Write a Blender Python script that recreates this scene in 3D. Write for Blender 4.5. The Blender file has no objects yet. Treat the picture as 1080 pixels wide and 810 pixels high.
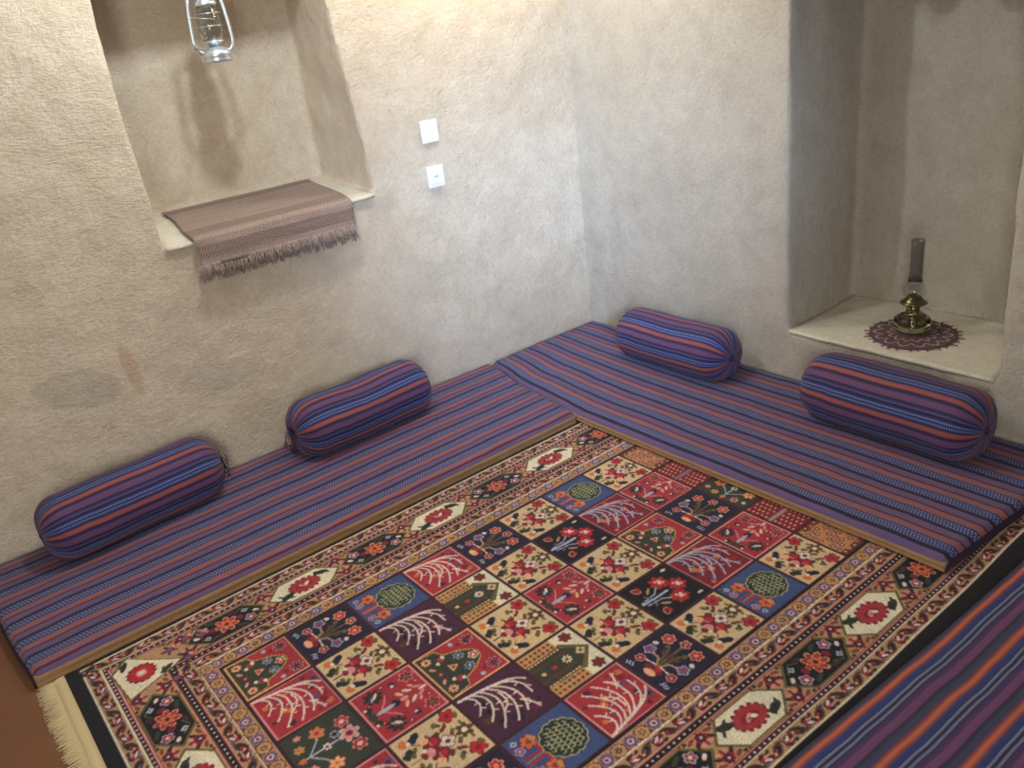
import bpy, bmesh, math, random
import numpy as np
from mathutils import Vector, Matrix, noise
from mathutils.geometry import tessellate_polygon

random.seed(7)
rng = np.random.default_rng(7)
S = bpy.context.scene
COL = S.collection
PI = math.pi

# ------------------------------------------------------------------ camera
cam_d = bpy.data.cameras.new('camera')
cam = bpy.data.objects.new('camera', cam_d)
COL.objects.link(cam)
cam_d.sensor_width = 36.0
cam_d.lens = 36.0 * 906.96 / 1080.0
cam_d.clip_start = 0.05
rt = Vector((-0.77460832, 0.6220115, -0.1143838))
dn = Vector((0.33772211, 0.2539023, -0.90635391))
fw = Vector((-0.53472024, -0.74069921, -0.40674186))
m = Matrix.Identity(4)
for i in range(3):
    m[i][0] = rt[i]; m[i][1] = -dn[i]; m[i][2] = -fw[i]
m.translation = Vector((2.22054, 2.19307, 1.70071))
cam.matrix_world = m
S.camera = cam

# ------------------------------------------------------------------ world, lights, exposure
S.view_settings.view_transform = 'Standard'
S.view_settings.look = 'None'
S.view_settings.exposure = 0.10
S.view_settings.gamma = 1.0
S.view_settings.use_curve_mapping = False
W = bpy.data.worlds.new('sky'); S.world = W; W.use_nodes = True
W.node_tree.nodes['Background'].inputs[0].default_value = (0.55, 0.7, 1.0, 1)
W.node_tree.nodes['Background'].inputs[1].default_value = 0.3


def lamp(name, kind, loc, power, color, **kw):
    d = bpy.data.lights.new(name, kind); d.energy = power; d.color = color
    for k, v in kw.items(): setattr(d, k, v)
    o = bpy.data.objects.new(name, d); COL.objects.link(o); o.location = loc
    return o


def aim(o, target):
    o.rotation_euler = (Vector(target) - o.location).to_track_quat('-Z', 'Y').to_euler()


# ceiling bulb in front of the window niche, a warmer bulb near the corner, plus two added area fills: a cool one for the corner, a broad one
lamp('bulb_light', 'POINT', (1.01, -0.55, 2.38), 38, (0.92, 1.0, 1.04), shadow_soft_size=0.045)
lamp('corner_bulb_light', 'POINT', (-0.12, -0.72, 2.22), 24, (1.0, 0.92, 0.76), shadow_soft_size=0.10)
aim(lamp('corner_cool_fill', 'AREA', (2.4, 3.25, 1.9), 8.5, (0.62, 0.85, 1.25), shape='RECTANGLE', size=0.6, size_y=0.8, spread=0.5), (-0.5, -1.0, 0.8))  # added cool light aimed at the corner; no window is built here
aim(lamp('side_fill', 'AREA', (3.2, 2.6, 1.4), 76, (1.0, 0.98, 0.92), shape='RECTANGLE', size=1.0, size_y=1.4), (1, -1, 1))  # added broad fill from the side; this wall has no door opening

# ------------------------------------------------------------------ helpers
def lin(c):
    return tuple(((v / 255) / 12.92 if v / 255 <= 0.04045 else ((v / 255 + 0.055) / 1.055) ** 2.4) for v in c)


def rgba(c): return (*lin(c), 1.0)


def tag(o, label=None, cat=None, group=None, kind=None):
    if label: o['label'] = label
    if cat: o['category'] = cat
    if group: o['group'] = group
    if kind: o['kind'] = kind
    return o


def link(name, me, mat=None, parent=None, smooth=True):
    o = bpy.data.objects.new(name, me); COL.objects.link(o)
    if mat: me.materials.append(mat)
    if smooth and len(me.polygons): me.polygons.foreach_set('use_smooth', [True] * len(me.polygons))
    if parent: o.parent = parent
    return o


def empty(name, loc=(0, 0, 0), rz=0.0):
    o = bpy.data.objects.new(name, None); COL.objects.link(o)
    o.location = loc; o.rotation_euler = (0, 0, rz); o.empty_display_size = 0.05
    return o


def mesh(name, verts, faces, uvs=None):
    me = bpy.data.meshes.new(name); me.from_pydata([tuple(v) for v in verts], [], faces)
    if uvs is not None:
        l = me.uv_layers.new(name='UVMap')
        idx = np.empty(len(me.loops), dtype=np.int32); me.loops.foreach_get('vertex_index', idx)
        l.data.foreach_set('uv', np.asarray(uvs, dtype=np.float32)[idx].ravel())
    me.update()
    return me


def lathe(prof, n=32, cx=0.0, cy=0.0):
    vs, fs = [], []
    for r, z in prof:
        for k in range(n):
            t = 2 * PI * k / n; vs.append((cx + r * math.cos(t), cy + r * math.sin(t), z))
    for i in range(len(prof) - 1):
        for k in range(n):
            fs.append((i * n + k, i * n + (k + 1) % n, (i + 1) * n + (k + 1) % n, (i + 1) * n + k))
    if prof[0][0] > 1e-5: fs.append(tuple(range(n))[::-1])
    if prof[-1][0] > 1e-5: fs.append(tuple(range((len(prof) - 1) * n, len(prof) * n)))
    return vs, fs


def tube(pts, r, n=6, rad=None):
    pts = [Vector(p) for p in pts]; vs, fs = [], []
    for i, p in enumerate(pts):
        a = pts[max(i - 1, 0)]; b = pts[min(i + 1, len(pts) - 1)]
        d = (b - a).normalized()
        up = Vector((0, 0, 1)) if abs(d.z) < 0.9 else Vector((1, 0, 0))
        s = d.cross(up).normalized(); t = s.cross(d)
        rr = rad[i] if rad else r
        for k in range(n):
            q = 2 * PI * k / n; vs.append(p + (s * math.cos(q) + t * math.sin(q)) * rr)
    for i in range(len(pts) - 1):
        for k in range(n): fs.append((i * n + k, i * n + (k + 1) % n, (i + 1) * n + (k + 1) % n, (i + 1) * n + k))
    fs.append(tuple(range(n))[::-1]); fs.append(tuple(range((len(pts) - 1) * n, len(pts) * n)))
    return vs, fs


class Acc:
    def __init__(s): s.v = []; s.f = []
    def add(s, vf):
        o = len(s.v); s.v += [tuple(x) for x in vf[0]]; s.f += [tuple(i + o for i in f) for f in vf[1]]; return s
    def build(s, name, mat, parent=None, smooth=True):
        return link(name, mesh(name, s.v, s.f), mat, parent, smooth)


def boxvf(x0, x1, y0, y1, z0, z1):
    v = [(x, y, z) for x in (x0, x1) for y in (y0, y1) for z in (z0, z1)]
    return v, [(0, 1, 3, 2), (4, 6, 7, 5), (0, 4, 5, 1), (2, 3, 7, 6), (0, 2, 6, 4), (1, 5, 7, 3)]


# ------------------------------------------------------------------ materials
class N:
    def __init__(s, name):
        s.m = bpy.data.materials.new(name); s.m.use_nodes = True
        s.t = s.m.node_tree; s.b = s.t.nodes['Principled BSDF']
    def n(s, typ, **kw):
        x = s.t.nodes.new('ShaderNode' + typ)
        for k, v in kw.items(): setattr(x, k, v)
        return x
    def l(s, a, b): s.t.links.new(a, b)
    def math(s, op, a, b=None, c=None):
        x = s.n('Math', operation=op)
        for i, v in enumerate((a, b, c)):
            if v is None: continue
            if isinstance(v, (int, float)): x.inputs[i].default_value = v
            else: s.l(v, x.inputs[i])
        return x.outputs[0]
    def mix(s, f, a, b, mode='MIX'):
        x = s.n('Mix', data_type='RGBA', blend_type=mode)
        for i, v in ((0, f), (6, a), (7, b)):
            if isinstance(v, (int, float)): x.inputs[i].default_value = v
            elif isinstance(v, tuple): x.inputs[i].default_value = v
            else: s.l(v, x.inputs[i])
        return x.outputs[2]
    def noise(s, vec, scale, detail=3, rough=0.55):
        x = s.n('TexNoise'); x.inputs['Scale'].default_value = scale
        x.inputs['Detail'].default_value = detail; x.inputs['Roughness'].default_value = rough
        s.l(vec, x.inputs['Vector']); return x.outputs['Fac']
    def ramp(s, f, stops, interp='LINEAR'):
        x = s.n('ValToRGB'); x.color_ramp.interpolation = interp; e = x.color_ramp.elements
        while len(e) > 1: e.remove(e[0])
        e[0].position = stops[0][0]; e[0].color = stops[0][1]
        for p, c in stops[1:]:
            q = e.new(p); q.color = c
        s.l(f, x.inputs[0]); return x.outputs[0]
    def bump(s, h, strength, dist=0.01):
        x = s.n('Bump'); x.inputs['Strength'].default_value = strength; x.inputs['Distance'].default_value = dist
        s.l(h, x.inputs['Height']); s.l(x.outputs[0], s.b.inputs['Normal'])
    def mapping(s, vec, scale, rot=(0, 0, 0), loc=(0, 0, 0)):
        x = s.n('Mapping'); x.inputs['Scale'].default_value = scale; x.inputs['Rotation'].default_value = rot
        x.inputs['Location'].default_value = loc; s.l(vec, x.inputs['Vector']); return x.outputs[0]


def g(v): return (v, v, v, 1)


def plaster(name, base, dark, light, patches=(), bump=0.5):
    k = N(name); co = k.n('TexCoord').outputs['Object']
    big = k.noise(co, 1.6, 4, 0.6); mid = k.noise(co, 9, 5, 0.65); fine = k.noise(co, 70, 4, 0.7)
    c = k.mix(k.ramp(big, [(0.35, g(0)), (0.65, g(1))]), rgba(base), rgba(light))
    c = k.mix(k.ramp(mid, [(0.42, g(0.0)), (0.72, g(0.55))]), c, rgba(dark))
    # straw flecks and little holes in the mud
    st = k.noise(k.mapping(co, (60, 60, 190), rot=(0.3, 0.5, 0.4)), 1.0, 2)
    c = k.mix(k.ramp(st, [(0.66, g(0)), (0.74, g(0.42))]), c, rgba(tuple(v * 0.70 for v in dark)))
    st2 = k.noise(k.mapping(co, (120, 120, 30), rot=(0.2, 0.1, 0.9)), 1.0, 2)
    c = k.mix(k.ramp(st2, [(0.68, g(0)), (0.76, g(0.4))]), c, rgba(tuple(min(255, v * 1.12) for v in light)))
    pit = k.noise(k.mapping(co, (26, 26, 14), rot=(0.5, 0.2, 0.3)), 1.0, 3, 0.5)
    pitm = k.ramp(pit, [(0.73, g(0)), (0.82, g(0.35))])
    c = k.mix(k.ramp(fine, [(0.38, g(0.22)), (0.56, g(0))]), c, rgba(tuple(v * 0.85 for v in dark)))
    c = k.mix(pitm, c, rgba(tuple(v * 0.6 for v in dark)))
    for (px, py, pz, sx, sz, rot, colr) in patches:
        mp = k.n('Mapping', vector_type='TEXTURE'); mp.inputs['Location'].default_value = (px, py, pz)
        mp.inputs['Rotation'].default_value = (0, rot, 0); mp.inputs['Scale'].default_value = (sx, 0.5, sz)
        k.l(co, mp.inputs['Vector'])
        ln = k.n('VectorMath', operation='LENGTH'); k.l(mp.outputs[0], ln.inputs[0])
        d = k.math('ADD', ln.outputs['Value'], k.math('MULTIPLY', k.math('SUBTRACT', mid, 0.5), 1.5))
        c = k.mix(k.ramp(d, [(0.85, g(0.55)), (1.0, g(0))]), c, rgba(colr))
    k.l(c, k.b.inputs['Base Color'])
    k.b.inputs['Roughness'].default_value = 0.88
    h = k.math('ADD', k.math('MULTIPLY', mid, 1.0), k.math('MULTIPLY', fine, 0.35))
    h = k.math('SUBTRACT', h, k.math('MULTIPLY', st, 0.25))
    k.bump(h, bump * 1.35, 0.02)
    return k.m


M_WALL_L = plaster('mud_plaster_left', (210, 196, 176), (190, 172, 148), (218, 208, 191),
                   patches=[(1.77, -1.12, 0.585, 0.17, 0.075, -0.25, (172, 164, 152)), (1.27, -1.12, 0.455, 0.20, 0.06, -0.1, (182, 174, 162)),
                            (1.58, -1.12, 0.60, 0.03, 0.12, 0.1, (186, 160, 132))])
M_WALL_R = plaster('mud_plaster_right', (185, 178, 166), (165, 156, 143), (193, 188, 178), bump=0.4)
M_SILL = plaster('pale_sill_plaster', (216, 211, 197), (196, 190, 172), (226, 222, 210), bump=0.35)
M_CEIL = plaster('ceiling_plaster', (190, 172, 145), (165, 145, 118), (200, 184, 158))


def floor_mat():
    k = N('brown_floor_mat'); co = k.n('TexCoord').outputs['Object']
    a_ = k.noise(co, 4, 3); b_ = k.noise(co, 260, 2)
    c = k.mix(a_, rgba((118, 80, 56)), rgba((142, 98, 68)))
    c = k.mix(k.ramp(b_, [(0.4, g(0)), (0.7, g(0.5))]), c, rgba((84, 54, 38)))
    k.l(c, k.b.inputs['Base Color']); k.b.inputs['Roughness'].default_value = 0.95
    k.bump(b_, 0.5, 0.003); return k.m


M_FLOOR = floor_mat()
P = 0.115


def fabric(name, stops, rows, dash, period=P, dash_len=0.0075, flip=False, rowwidth=0.022, off=0.0, streaks=()):
    """striped handwoven cotton; UV in metres, v runs across the stripes"""
    k = N(name); uv = k.n('TexCoord').outputs['UV']
    sp = k.n('SeparateXYZ'); k.l(uv, sp.inputs[0]); u, v = sp.outputs[0], sp.outputs[1]
    wob = k.noise(k.mapping(uv, (5, 2, 1)), 1.0, 2)
    v = k.math('ADD', v, k.math('MULTIPLY', k.math('SUBTRACT', wob, 0.5), 0.012))
    f = k.math('FRACT', k.math('ADD', k.math('MULTIPLY', v, (-1.0 if flip else 1.0) / period), off))
    c = k.ramp(f, stops, 'LINEAR')
    # row to row change of stripe strength (yarn dye)
    dn_ = k.noise(k.mapping(uv, (1.2, 45, 1)), 1.0, 2)
    c = k.mix(k.ramp(dn_, [(0.35, g(0.0)), (0.7, g(0.22))]), c, rgba((52, 44, 86)))
    for i, (rp, rc, inten) in enumerate(rows):
        inrow = k.math('LESS_THAN', k.math('ABSOLUTE', k.math('SUBTRACT', f, rp)), rowwidth)
        ph = k.math('FRACT', k.math('ADD', k.math('DIVIDE', u, dash_len), 0.37 * i))
        da = k.math('LESS_THAN', ph, 0.55)
        mk = k.math('MULTIPLY', k.math('MULTIPLY', inrow, da), inten)
        c = k.mix(mk, c, rgba(rc))
    if streaks:
        sn = k.noise(k.mapping(uv, (9, 75, 1)), 1.0, 3, 0.6)
        for c0, c1, colr, inten in streaks:
            band = k.math('MULTIPLY', k.math('GREATER_THAN', f, c0), k.math('LESS_THAN', f, c1))
            mk = k.math('MULTIPLY', k.math('MULTIPLY', band, inten), k.ramp(sn, [(0.45, g(0)), (0.62, g(1))]))
            c = k.mix(mk, c, rgba(colr))
            sn = k.noise(k.mapping(uv, (7, 60, 3), loc=(3, 5, 0)), 1.0, 3, 0.6)
    weave = k.noise(k.mapping(uv, (900, 420, 1)), 1.0, 2)
    c = k.mix(k.ramp(weave, [(0.35, g(0.25)), (0.6, g(0))]), c, rgba((40, 32, 56)))
    k.l(c, k.b.inputs['Base Color'])
    k.b.inputs['Roughness'].default_value = 0.9
    k.b.inputs['Sheen Weight'].default_value = 0.08; k.b.inputs['Sheen Roughness'].default_value = 0.5
    rib = k.math('SINE', k.math('MULTIPLY', v, 2 * PI / 0.0045))
    fold = k.noise(k.mapping(uv, (8, 26, 1)), 1.0, 3)
    h = k.math('ADD', k.math('MULTIPLY', rib, 0.10), k.math('ADD', weave, k.math('MULTIPLY', fold, 2.5)))
    k.bump(h, 0.45, 0.004)
    return k.m


BL, NV, SA, MR, MV, DK = (40, 48, 116), (24, 24, 66), (150, 98, 108), (92, 40, 64), (122, 92, 136), (32, 22, 54)
LB = (150, 156, 196)
ST = [(0.0, rgba(DK)), (0.03, rgba(BL)), (0.29, rgba(BL)), (0.32, rgba(NV)), (0.35, rgba(SA)), (0.56, rgba(SA)), (0.585, rgba(MR)), (0.645, rgba(MR)),
      (0.67, rgba(MV)), (0.78, rgba((108, 88, 130))), (0.87, rgba(MV)), (0.90, rgba(DK)), (0.97, rgba(DK))]
ROWS = [(0.065, LB, 0.85), (0.16, LB, 0.9), (0.255, LB, 0.85)]
STK = ((0.35, 0.57, (170, 90, 72), 0.8), (0.67, 0.88, (84, 84, 140), 0.6), (0.35, 0.57, (126, 100, 126), 0.75), (0.03, 0.36, (58, 84, 140), 0.5))
M_FAB_L = fabric('striped_cotton_left', ST, ROWS, LB, off=0.62, dash_len=0.0115, rowwidth=0.028, streaks=STK)
M_FAB_R = fabric('striped_cotton_right', ST, ROWS, LB, flip=True, off=0.80, dash_len=0.0105, rowwidth=0.028, streaks=STK)
OR = (188, 92, 62)
ST3 = [(0.0, rgba((70, 52, 88))), (0.05, rgba((130, 68, 74))), (0.09, rgba(OR)), (0.16, rgba(OR)), (0.21, rgba((120, 66, 84))), (0.25, rgba((40, 58, 120))),
       (0.33, rgba((38, 54, 128))), (0.36, rgba((40, 42, 84))), (0.50, rgba((42, 40, 66))), (0.56, rgba((62, 44, 96))), (0.64, rgba((80, 48, 94))),
       (0.68, rgba((118, 68, 112))), (0.80, rgba((110, 64, 112))), (0.84, rgba((40, 36, 62))), (0.92, rgba((54, 62, 92))), (0.97, rgba((60, 62, 98)))]
ROWS3 = [(0.125, (226, 128, 88), 0.6), (0.385, (150, 168, 200), 0.9), (0.50, (150, 168, 200), 0.85)]
M_FAB_3 = fabric('striped_cotton_front', ST3, ROWS3, LB, rowwidth=0.026, flip=True, off=0.91, dash_len=0.0066)
STB = [(0.0, rgba(NV)), (0.04, rgba((38, 54, 120))), (0.27, rgba((38, 54, 120))), (0.30, rgba(NV)), (0.35, rgba((160, 88, 86))), (0.45, rgba((160, 90, 88))), (0.49, rgba(MR)),
       (0.53, rgba(NV)), (0.58, rgba((60, 52, 104))), (0.64, rgba((112, 76, 118))), (0.78, rgba((106, 72, 114))), (0.82, rgba(DK)), (0.90, rgba((66, 60, 120))), (0.97, rgba(DK))]
ROWSB = [(0.10, (146, 162, 206), 0.75), (0.21, (140, 156, 204), 0.7), (0.93, (120, 120, 180), 0.5)]


def bolster_mat(name, off): return fabric(name, STB, ROWSB, LB, period=1 / 7.0 * 0.77, off=off, rowwidth=0.025)


def simple(name, c, rough=0.8, metal=0.0, noise_scale=None, c2=None, bump=0.0, **kw):
    k = N(name); k.b.inputs['Roughness'].default_value = rough; k.b.inputs['Metallic'].default_value = metal
    if noise_scale:
        co = k.n('TexCoord').outputs['Object']; nf = k.noise(co, noise_scale, 3)
        k.l(k.mix(nf, rgba(c), rgba(c2 or c)), k.b.inputs['Base Color'])
        if bump: k.bump(nf, bump, 0.003)
    else: k.b.inputs['Base Color'].default_value = rgba(c)
    for a_, b_ in kw.items(): k.b.inputs[a_.replace('_', ' ')].default_value = b_
    return k.m


M_TAN = simple('tan_lining_cloth', (164, 130, 92), 0.92, noise_scale=60, c2=(138, 106, 74), bump=0.4)
M_ENDP = simple('end_shade_cloth', (64, 42, 66), 0.95, noise_scale=50, c2=(48, 34, 62), bump=0.4)  # plum with the shade of the mattress ends put into the colour
M_PLASTIC = simple('white_plastic', (240, 240, 240), 0.35)
M_GREY = simple('grey_slots', (120, 120, 125), 0.5)
M_STEEL = simple('tinned_steel', (232, 240, 248), 0.33, 0.85, noise_scale=30, c2=(206, 218, 230))
M_BRASS = simple('aged_brass', (136, 128, 96), 0.3, 1.0, noise_scale=40, c2=(108, 98, 66))
M_THREAD = simple('dark_thread', (38, 30, 56), 0.9, noise_scale=80, c2=(70, 60, 100))
M_WIRE = simple('dark_wire', (60, 56, 52), 0.5, 0.6)


def glass(name, c, rough=0.03, ior=1.45):
    k = N(name); k.b.inputs['Base Color'].default_value = rgba(c); k.b.inputs['Roughness'].default_value = rough
    k.b.inputs['Transmission Weight'].default_value = 1.0; k.b.inputs['IOR'].default_value = ior
    return k.m


M_GLASS = glass('clear_glass', (236, 240, 240))
M_GREEN_GLASS = glass('green_glass', (205, 212, 168))
M_SMOKE_GLASS = simple('sooty_glass', (104, 98, 96), 0.2, Alpha=0.42)
M_WICK = simple('cotton_wick', (220, 210, 190), 0.9)

# ------------------------------------------------------------------ the room
def wall_mesh(name, outer, hole, back, to3, depth_out, mat, voxel):
    """outer, hole: 2D loops on the wall plane; back: (2D, depth) of the niche's rear corners; to3(a, z, d) -> world"""
    vs = [to3(p[0], p[1], 0) for p in outer] + [to3(p[0], p[1], 0) for p in hole] + [to3(p[0], p[1], p[2]) for p in back] \
        + [to3(p[0], p[1], depth_out) for p in outer]
    no, nh = len(outer), len(hole)
    tri = tessellate_polygon([[Vector((p[0], p[1], 0)) for p in outer], [Vector((p[0], p[1], 0)) for p in hole]])
    fs = [tuple(t) for t in tri]
    for i in range(nh):
        j = (i + 1) % nh; fs.append((no + i, no + j, no + nh + j, no + nh + i))
    fs.append(tuple(no + nh + i for i in range(nh)))
    for i in range(no):
        j = (i + 1) % no; fs.append((i, j, no + 2 * nh + j, no + 2 * nh + i))
    fs.append(tuple(no + 2 * nh + i for i in range(no)))
    me = mesh(name, vs, fs)
    bm = bmesh.new(); bm.from_mesh(me); bmesh.ops.recalc_face_normals(bm, faces=bm.faces[:]); bm.to_mesh(me); bm.free()
    o = link(name, me, mat)
    r = o.modifiers.new('remesh', 'REMESH'); r.mode = 'VOXEL'; r.voxel_size = voxel; r.use_smooth_shade = True
    s = o.modifiers.new('smooth', 'SMOOTH'); s.factor = 0.5; s.iterations = 3
    for nm, sc, st in (('wavy_clay', 0.35, 0.022), ('trowel_marks', 0.09, 0.006), ('grit', 0.03, 0.0022)):
        tx = bpy.data.textures.new(name + nm, 'CLOUDS'); tx.noise_scale = sc; tx.noise_depth = 2
        d = o.modifiers.new(nm, 'DISPLACE'); d.texture = tx; d.strength = st; d.mid_level = 0.55; d.texture_coords = 'GLOBAL'
    tag(o, kind='structure')
    return o


WY, WX = -1.12, -0.76
ZC = 2.62
XF, YF = 3.25, 3.35
hole = [(1.34, 1.0), (0.42, 1.0), (0.435, 1.17), (0.475, 1.6), (0.495, 1.80), (0.52, 2.0), (1.34, 1.985), (1.35, 1.6)]
back = [(1.26, 1.03, .53), (0.408, 1.033, .53), (0.408, 1.17, .53), (0.409, 1.6, .53), (0.409, 1.80, .53), (0.42, 2.0, .53), (1.27, 1.985, .53), (1.27, 1.6, .53)]
wall_mesh('wall_left', [(-1.5, 0), (XF, 0), (XF, ZC), (-1.5, ZC)], hole, back,
          lambda a_, z, d: (a_, WY - d, z), 0.66, M_WALL_L, 0.014)
# right wall: niche head with unseen lobes, added to cast rounded shadows on its back
hh = [(0.125, 0.256), (1.0, 0.256), (0.975, 1.0), (0.955, 1.74)]
hb = [(0.10, 0.256, .54), (0.99, 0.256, .54), (0.985, 1.0, .54), (0.97, 1.74, .54)]
lob = []
for cc in (0.86, 0.62, 0.40, 0.20):
    for t in np.linspace(0.0, 1.0, 9):
        lob.append((cc + 0.075 - 0.15 * t, 1.755 - 0.106 * math.sin(PI * t) ** 0.8))
lob = [p for p in lob if p[0] > 0.14 and p[0] < 0.94]
hole2 = hh + lob + [(0.115, 1.75)]
back2 = hb + [(p[0], 1.77, .54) for p in lob] + [(0.10, 1.77, .54)]
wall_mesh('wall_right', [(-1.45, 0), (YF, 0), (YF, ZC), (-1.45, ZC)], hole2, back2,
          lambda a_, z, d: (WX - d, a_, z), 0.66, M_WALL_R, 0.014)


def plain(name, boxes, mat):
    a_ = Acc()
    for b_ in boxes: a_.add(boxvf(*b_))
    return tag(a_.build(name, mat, smooth=False), kind='structure')


plain('floor', [(-1.5, XF + 0.2, -1.9, YF + 0.2, -0.1, 0)], M_FLOOR)
plain('ceiling', [(-1.5, XF + 0.2, -1.9, YF + 0.2, ZC, ZC + 0.12)], M_CEIL)
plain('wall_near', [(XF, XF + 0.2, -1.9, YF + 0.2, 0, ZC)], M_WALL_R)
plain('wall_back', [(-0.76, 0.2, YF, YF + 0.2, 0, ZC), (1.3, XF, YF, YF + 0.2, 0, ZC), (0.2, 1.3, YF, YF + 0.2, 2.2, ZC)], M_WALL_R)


def sill(name, quad, thick, mat, seed):
    """thin pale plaster skin on a niche bottom; quad = near-left, near-right, far-right, far-left (x, y, z)"""
    n = 28; q = [Vector(p) for p in quad]; vs, fs = [], []
    for i in range(n + 1):
        for j in range(n + 1):
            s_, t = i / n, (j / n) ** 1.5
            p = q[0].lerp(q[1], s_).lerp(q[3].lerp(q[2], s_), t)
            h = noise.noise(Vector((p.x * 9, p.y * 9, seed))) * 0.004
            e = noise.noise(Vector((s_ * 6, seed, 3.0))) * 0.008 if j == 0 else 0
            dr = -0.013 if j == 0 else 0.0
            out = (q[0] - q[3]).normalized() * (0.001 + e * 0.5) if j == 0 else Vector((0, 0, 0))
            vs.append(p + out + Vector((0, 0, thick + h + dr)))
    for i in range(n):
        for j in range(n):
            a_ = i * (n + 1) + j; fs.append((a_, a_ + n + 1, a_ + n + 2, a_ + 1))
    o = link(name, mesh(name, vs, fs), mat)
    s = o.modifiers.new('thickness', 'SOLIDIFY'); s.thickness = 0.012; s.offset = -1
    return tag(o, kind='structure')


sill('trim_1', [(1.335, -1.108, 0.995), (0.43, -1.108, 1.0), (0.40, -1.655, 1.028), (1.28, -1.655, 1.028)], 0.008, M_SILL, 1.3)
sill('trim_2', [(-0.757, 0.135, 0.258), (-0.757, 0.985, 0.258), (-1.305, 0.985, 0.258), (-1.305, 0.105, 0.258)], 0.012, M_SILL, 5.1)

# ------------------------------------------------------------------ the patterned rug
RX0, RX1, RY0, RY1 = -0.60, 2.178, -0.338, 1.384
STEP = 0.0027
nx = int((RX1 - RX0) / STEP); ny = int((RY1 - RY0) / STEP)
gx = np.linspace(RX0, RX1, nx + 1); gy = np.linspace(RY0, RY1, ny + 1)
img = np.zeros((nx + 1, ny + 1, 3)); GX, GY = np.meshgrid(gx, gy, indexing='ij')
C = dict(black=(17, 15, 27), navy=(30, 28, 56), maroon=(62, 26, 42), red=(160, 46, 60), dred=(122, 28, 48), tan=(176, 138, 104), sage=(166, 170, 132), beige=(206, 180, 142),
         cream=(222, 212, 188), white=(220, 200, 196), pink=(214, 140, 140), orange=(204, 112, 66), green=(52, 58, 50), olive=(98, 92, 56),
         blue=(60, 78, 128), pale=(164, 172, 196), purple=(104, 84, 128), brown=(88, 56, 40), peach=(226, 170, 130), yellow=(198, 160, 84), dgreen=(36, 44, 42),
         plum=(70, 34, 62), gold=(188, 144, 96), crim=(180, 36, 48))
C = {k_: np.array(lin(v_)) for k_, v_ in C.items()}


def win(x0, x1, y0, y1):
    a0 = max(0, int((x0 - RX0) / STEP) - 1); a1 = min(nx + 1, int((x1 - RX0) / STEP) + 3)
    b0 = max(0, int((y0 - RY0) / STEP) - 1); b1 = min(ny + 1, int((y1 - RY0) / STEP) + 3)
    if a0 >= a1 or b0 >= b1: return None
    return slice(a0, a1), slice(b0, b1)


def put(w, mask, col): img[w][mask] = C[col]


def ell(x, y, rx, ry, col, rot=0.0):
    r = max(rx, ry); w = win(x - r, x + r, y - r, y + r)
    if w is None: return
    dx, dy = GX[w] - x, GY[w] - y; c_, s_ = math.cos(rot), math.sin(rot)
    u, v = dx * c_ + dy * s_, -dx * s_ + dy * c_
    put(w, (u / rx) ** 2 + (v / ry) ** 2 < 1, col)


def flower(x, y, r, n, col, mid=None, edge=None, depth=0.24, rot=0.0, sq=1.0):
    w = win(x - r * 1.3, x + r * 1.3, y - r * 1.3, y + r * 1.3)
    if w is None: return
    dx, dy = (GX[w] - x) / sq, GY[w] - y; rr = np.hypot(dx, dy); th = np.arctan2(dy, dx)
    lim = r * (1 - 1.6 * depth * (1 - np.abs(np.cos(n * (th + rot) / 2))))
    if edge: put(w, rr < lim + 0.0032, edge)
    put(w, rr < lim, col)
    if mid: put(w, rr < r * 0.36, mid)


def poly(pts, col):
    pts = np.array(pts); w = win(pts[:, 0].min(), pts[:, 0].max(), pts[:, 1].min(), pts[:, 1].max())
    if w is None: return
    X, Y = GX[w], GY[w]; ins = np.zeros(X.shape, bool)
    for i in range(len(pts)):
        x1, y1 = pts[i]; x2, y2 = pts[(i + 1) % len(pts)]
        cnd = ((Y < y1) != (Y < y2)); xx = (x2 - x1) * (Y - y1) / ((y2 - y1) if abs(y2 - y1) > 1e-9 else 1e-9) + x1
        ins ^= cnd & (X < xx)
    put(w, ins, col)


def line(pts, wd, col):
    for (x1, y1), (x2, y2) in zip(pts[:-1], pts[1:]):
        w = win(min(x1, x2) - wd, max(x1, x2) + wd, min(y1, y2) - wd, max(y1, y2) + wd)
        if w is None: continue
        X, Y = GX[w], GY[w]; L2 = (x2 - x1) ** 2 + (y2 - y1) ** 2 + 1e-12
        t = np.clip(((X - x1) * (x2 - x1) + (Y - y1) * (y2 - y1)) / L2, 0, 1)
        put(w, np.hypot(X - x1 - t * (x2 - x1), Y - y1 - t * (y2 - y1)) < wd / 2, col)


ROWX = [-0.245, -0.04, 0.167, 0.365, 0.572, 0.780, 0.986, 1.190, 1.402, 1.608, 1.814]
COLY = [0.0, 0.192, 0.389, 0.604, 0.806, 1.0]
XLO, XHI, YLO, YHI = ROWX[0], ROWX[-1], COLY[0], COLY[-1]
D = np.maximum.reduce([XLO - GX, GX - XHI, YLO - GY, GY - YHI])
bands = [(-9, 'maroon'), (0.0, 'black'), (0.006, 'tan'), (0.011, 'maroon'), (0.051, 'cream'), (0.055, 'tan'), (0.096, 'pink'), (0.099, 'maroon'), (0.104, 'black'),
         (0.117, 'brown'), (0.121, 'pink'), (0.1235, 'brown'), (0.126, 'tan'), (0.250, 'brown'), (0.253, 'pink'), (0.256, 'maroon'), (0.272, 'cream'), (0.275, 'tan'),
         (0.316, 'cream'), (0.3215, 'black')]
for d0, cn in bands: img[D >= d0] = C[cn]


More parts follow.
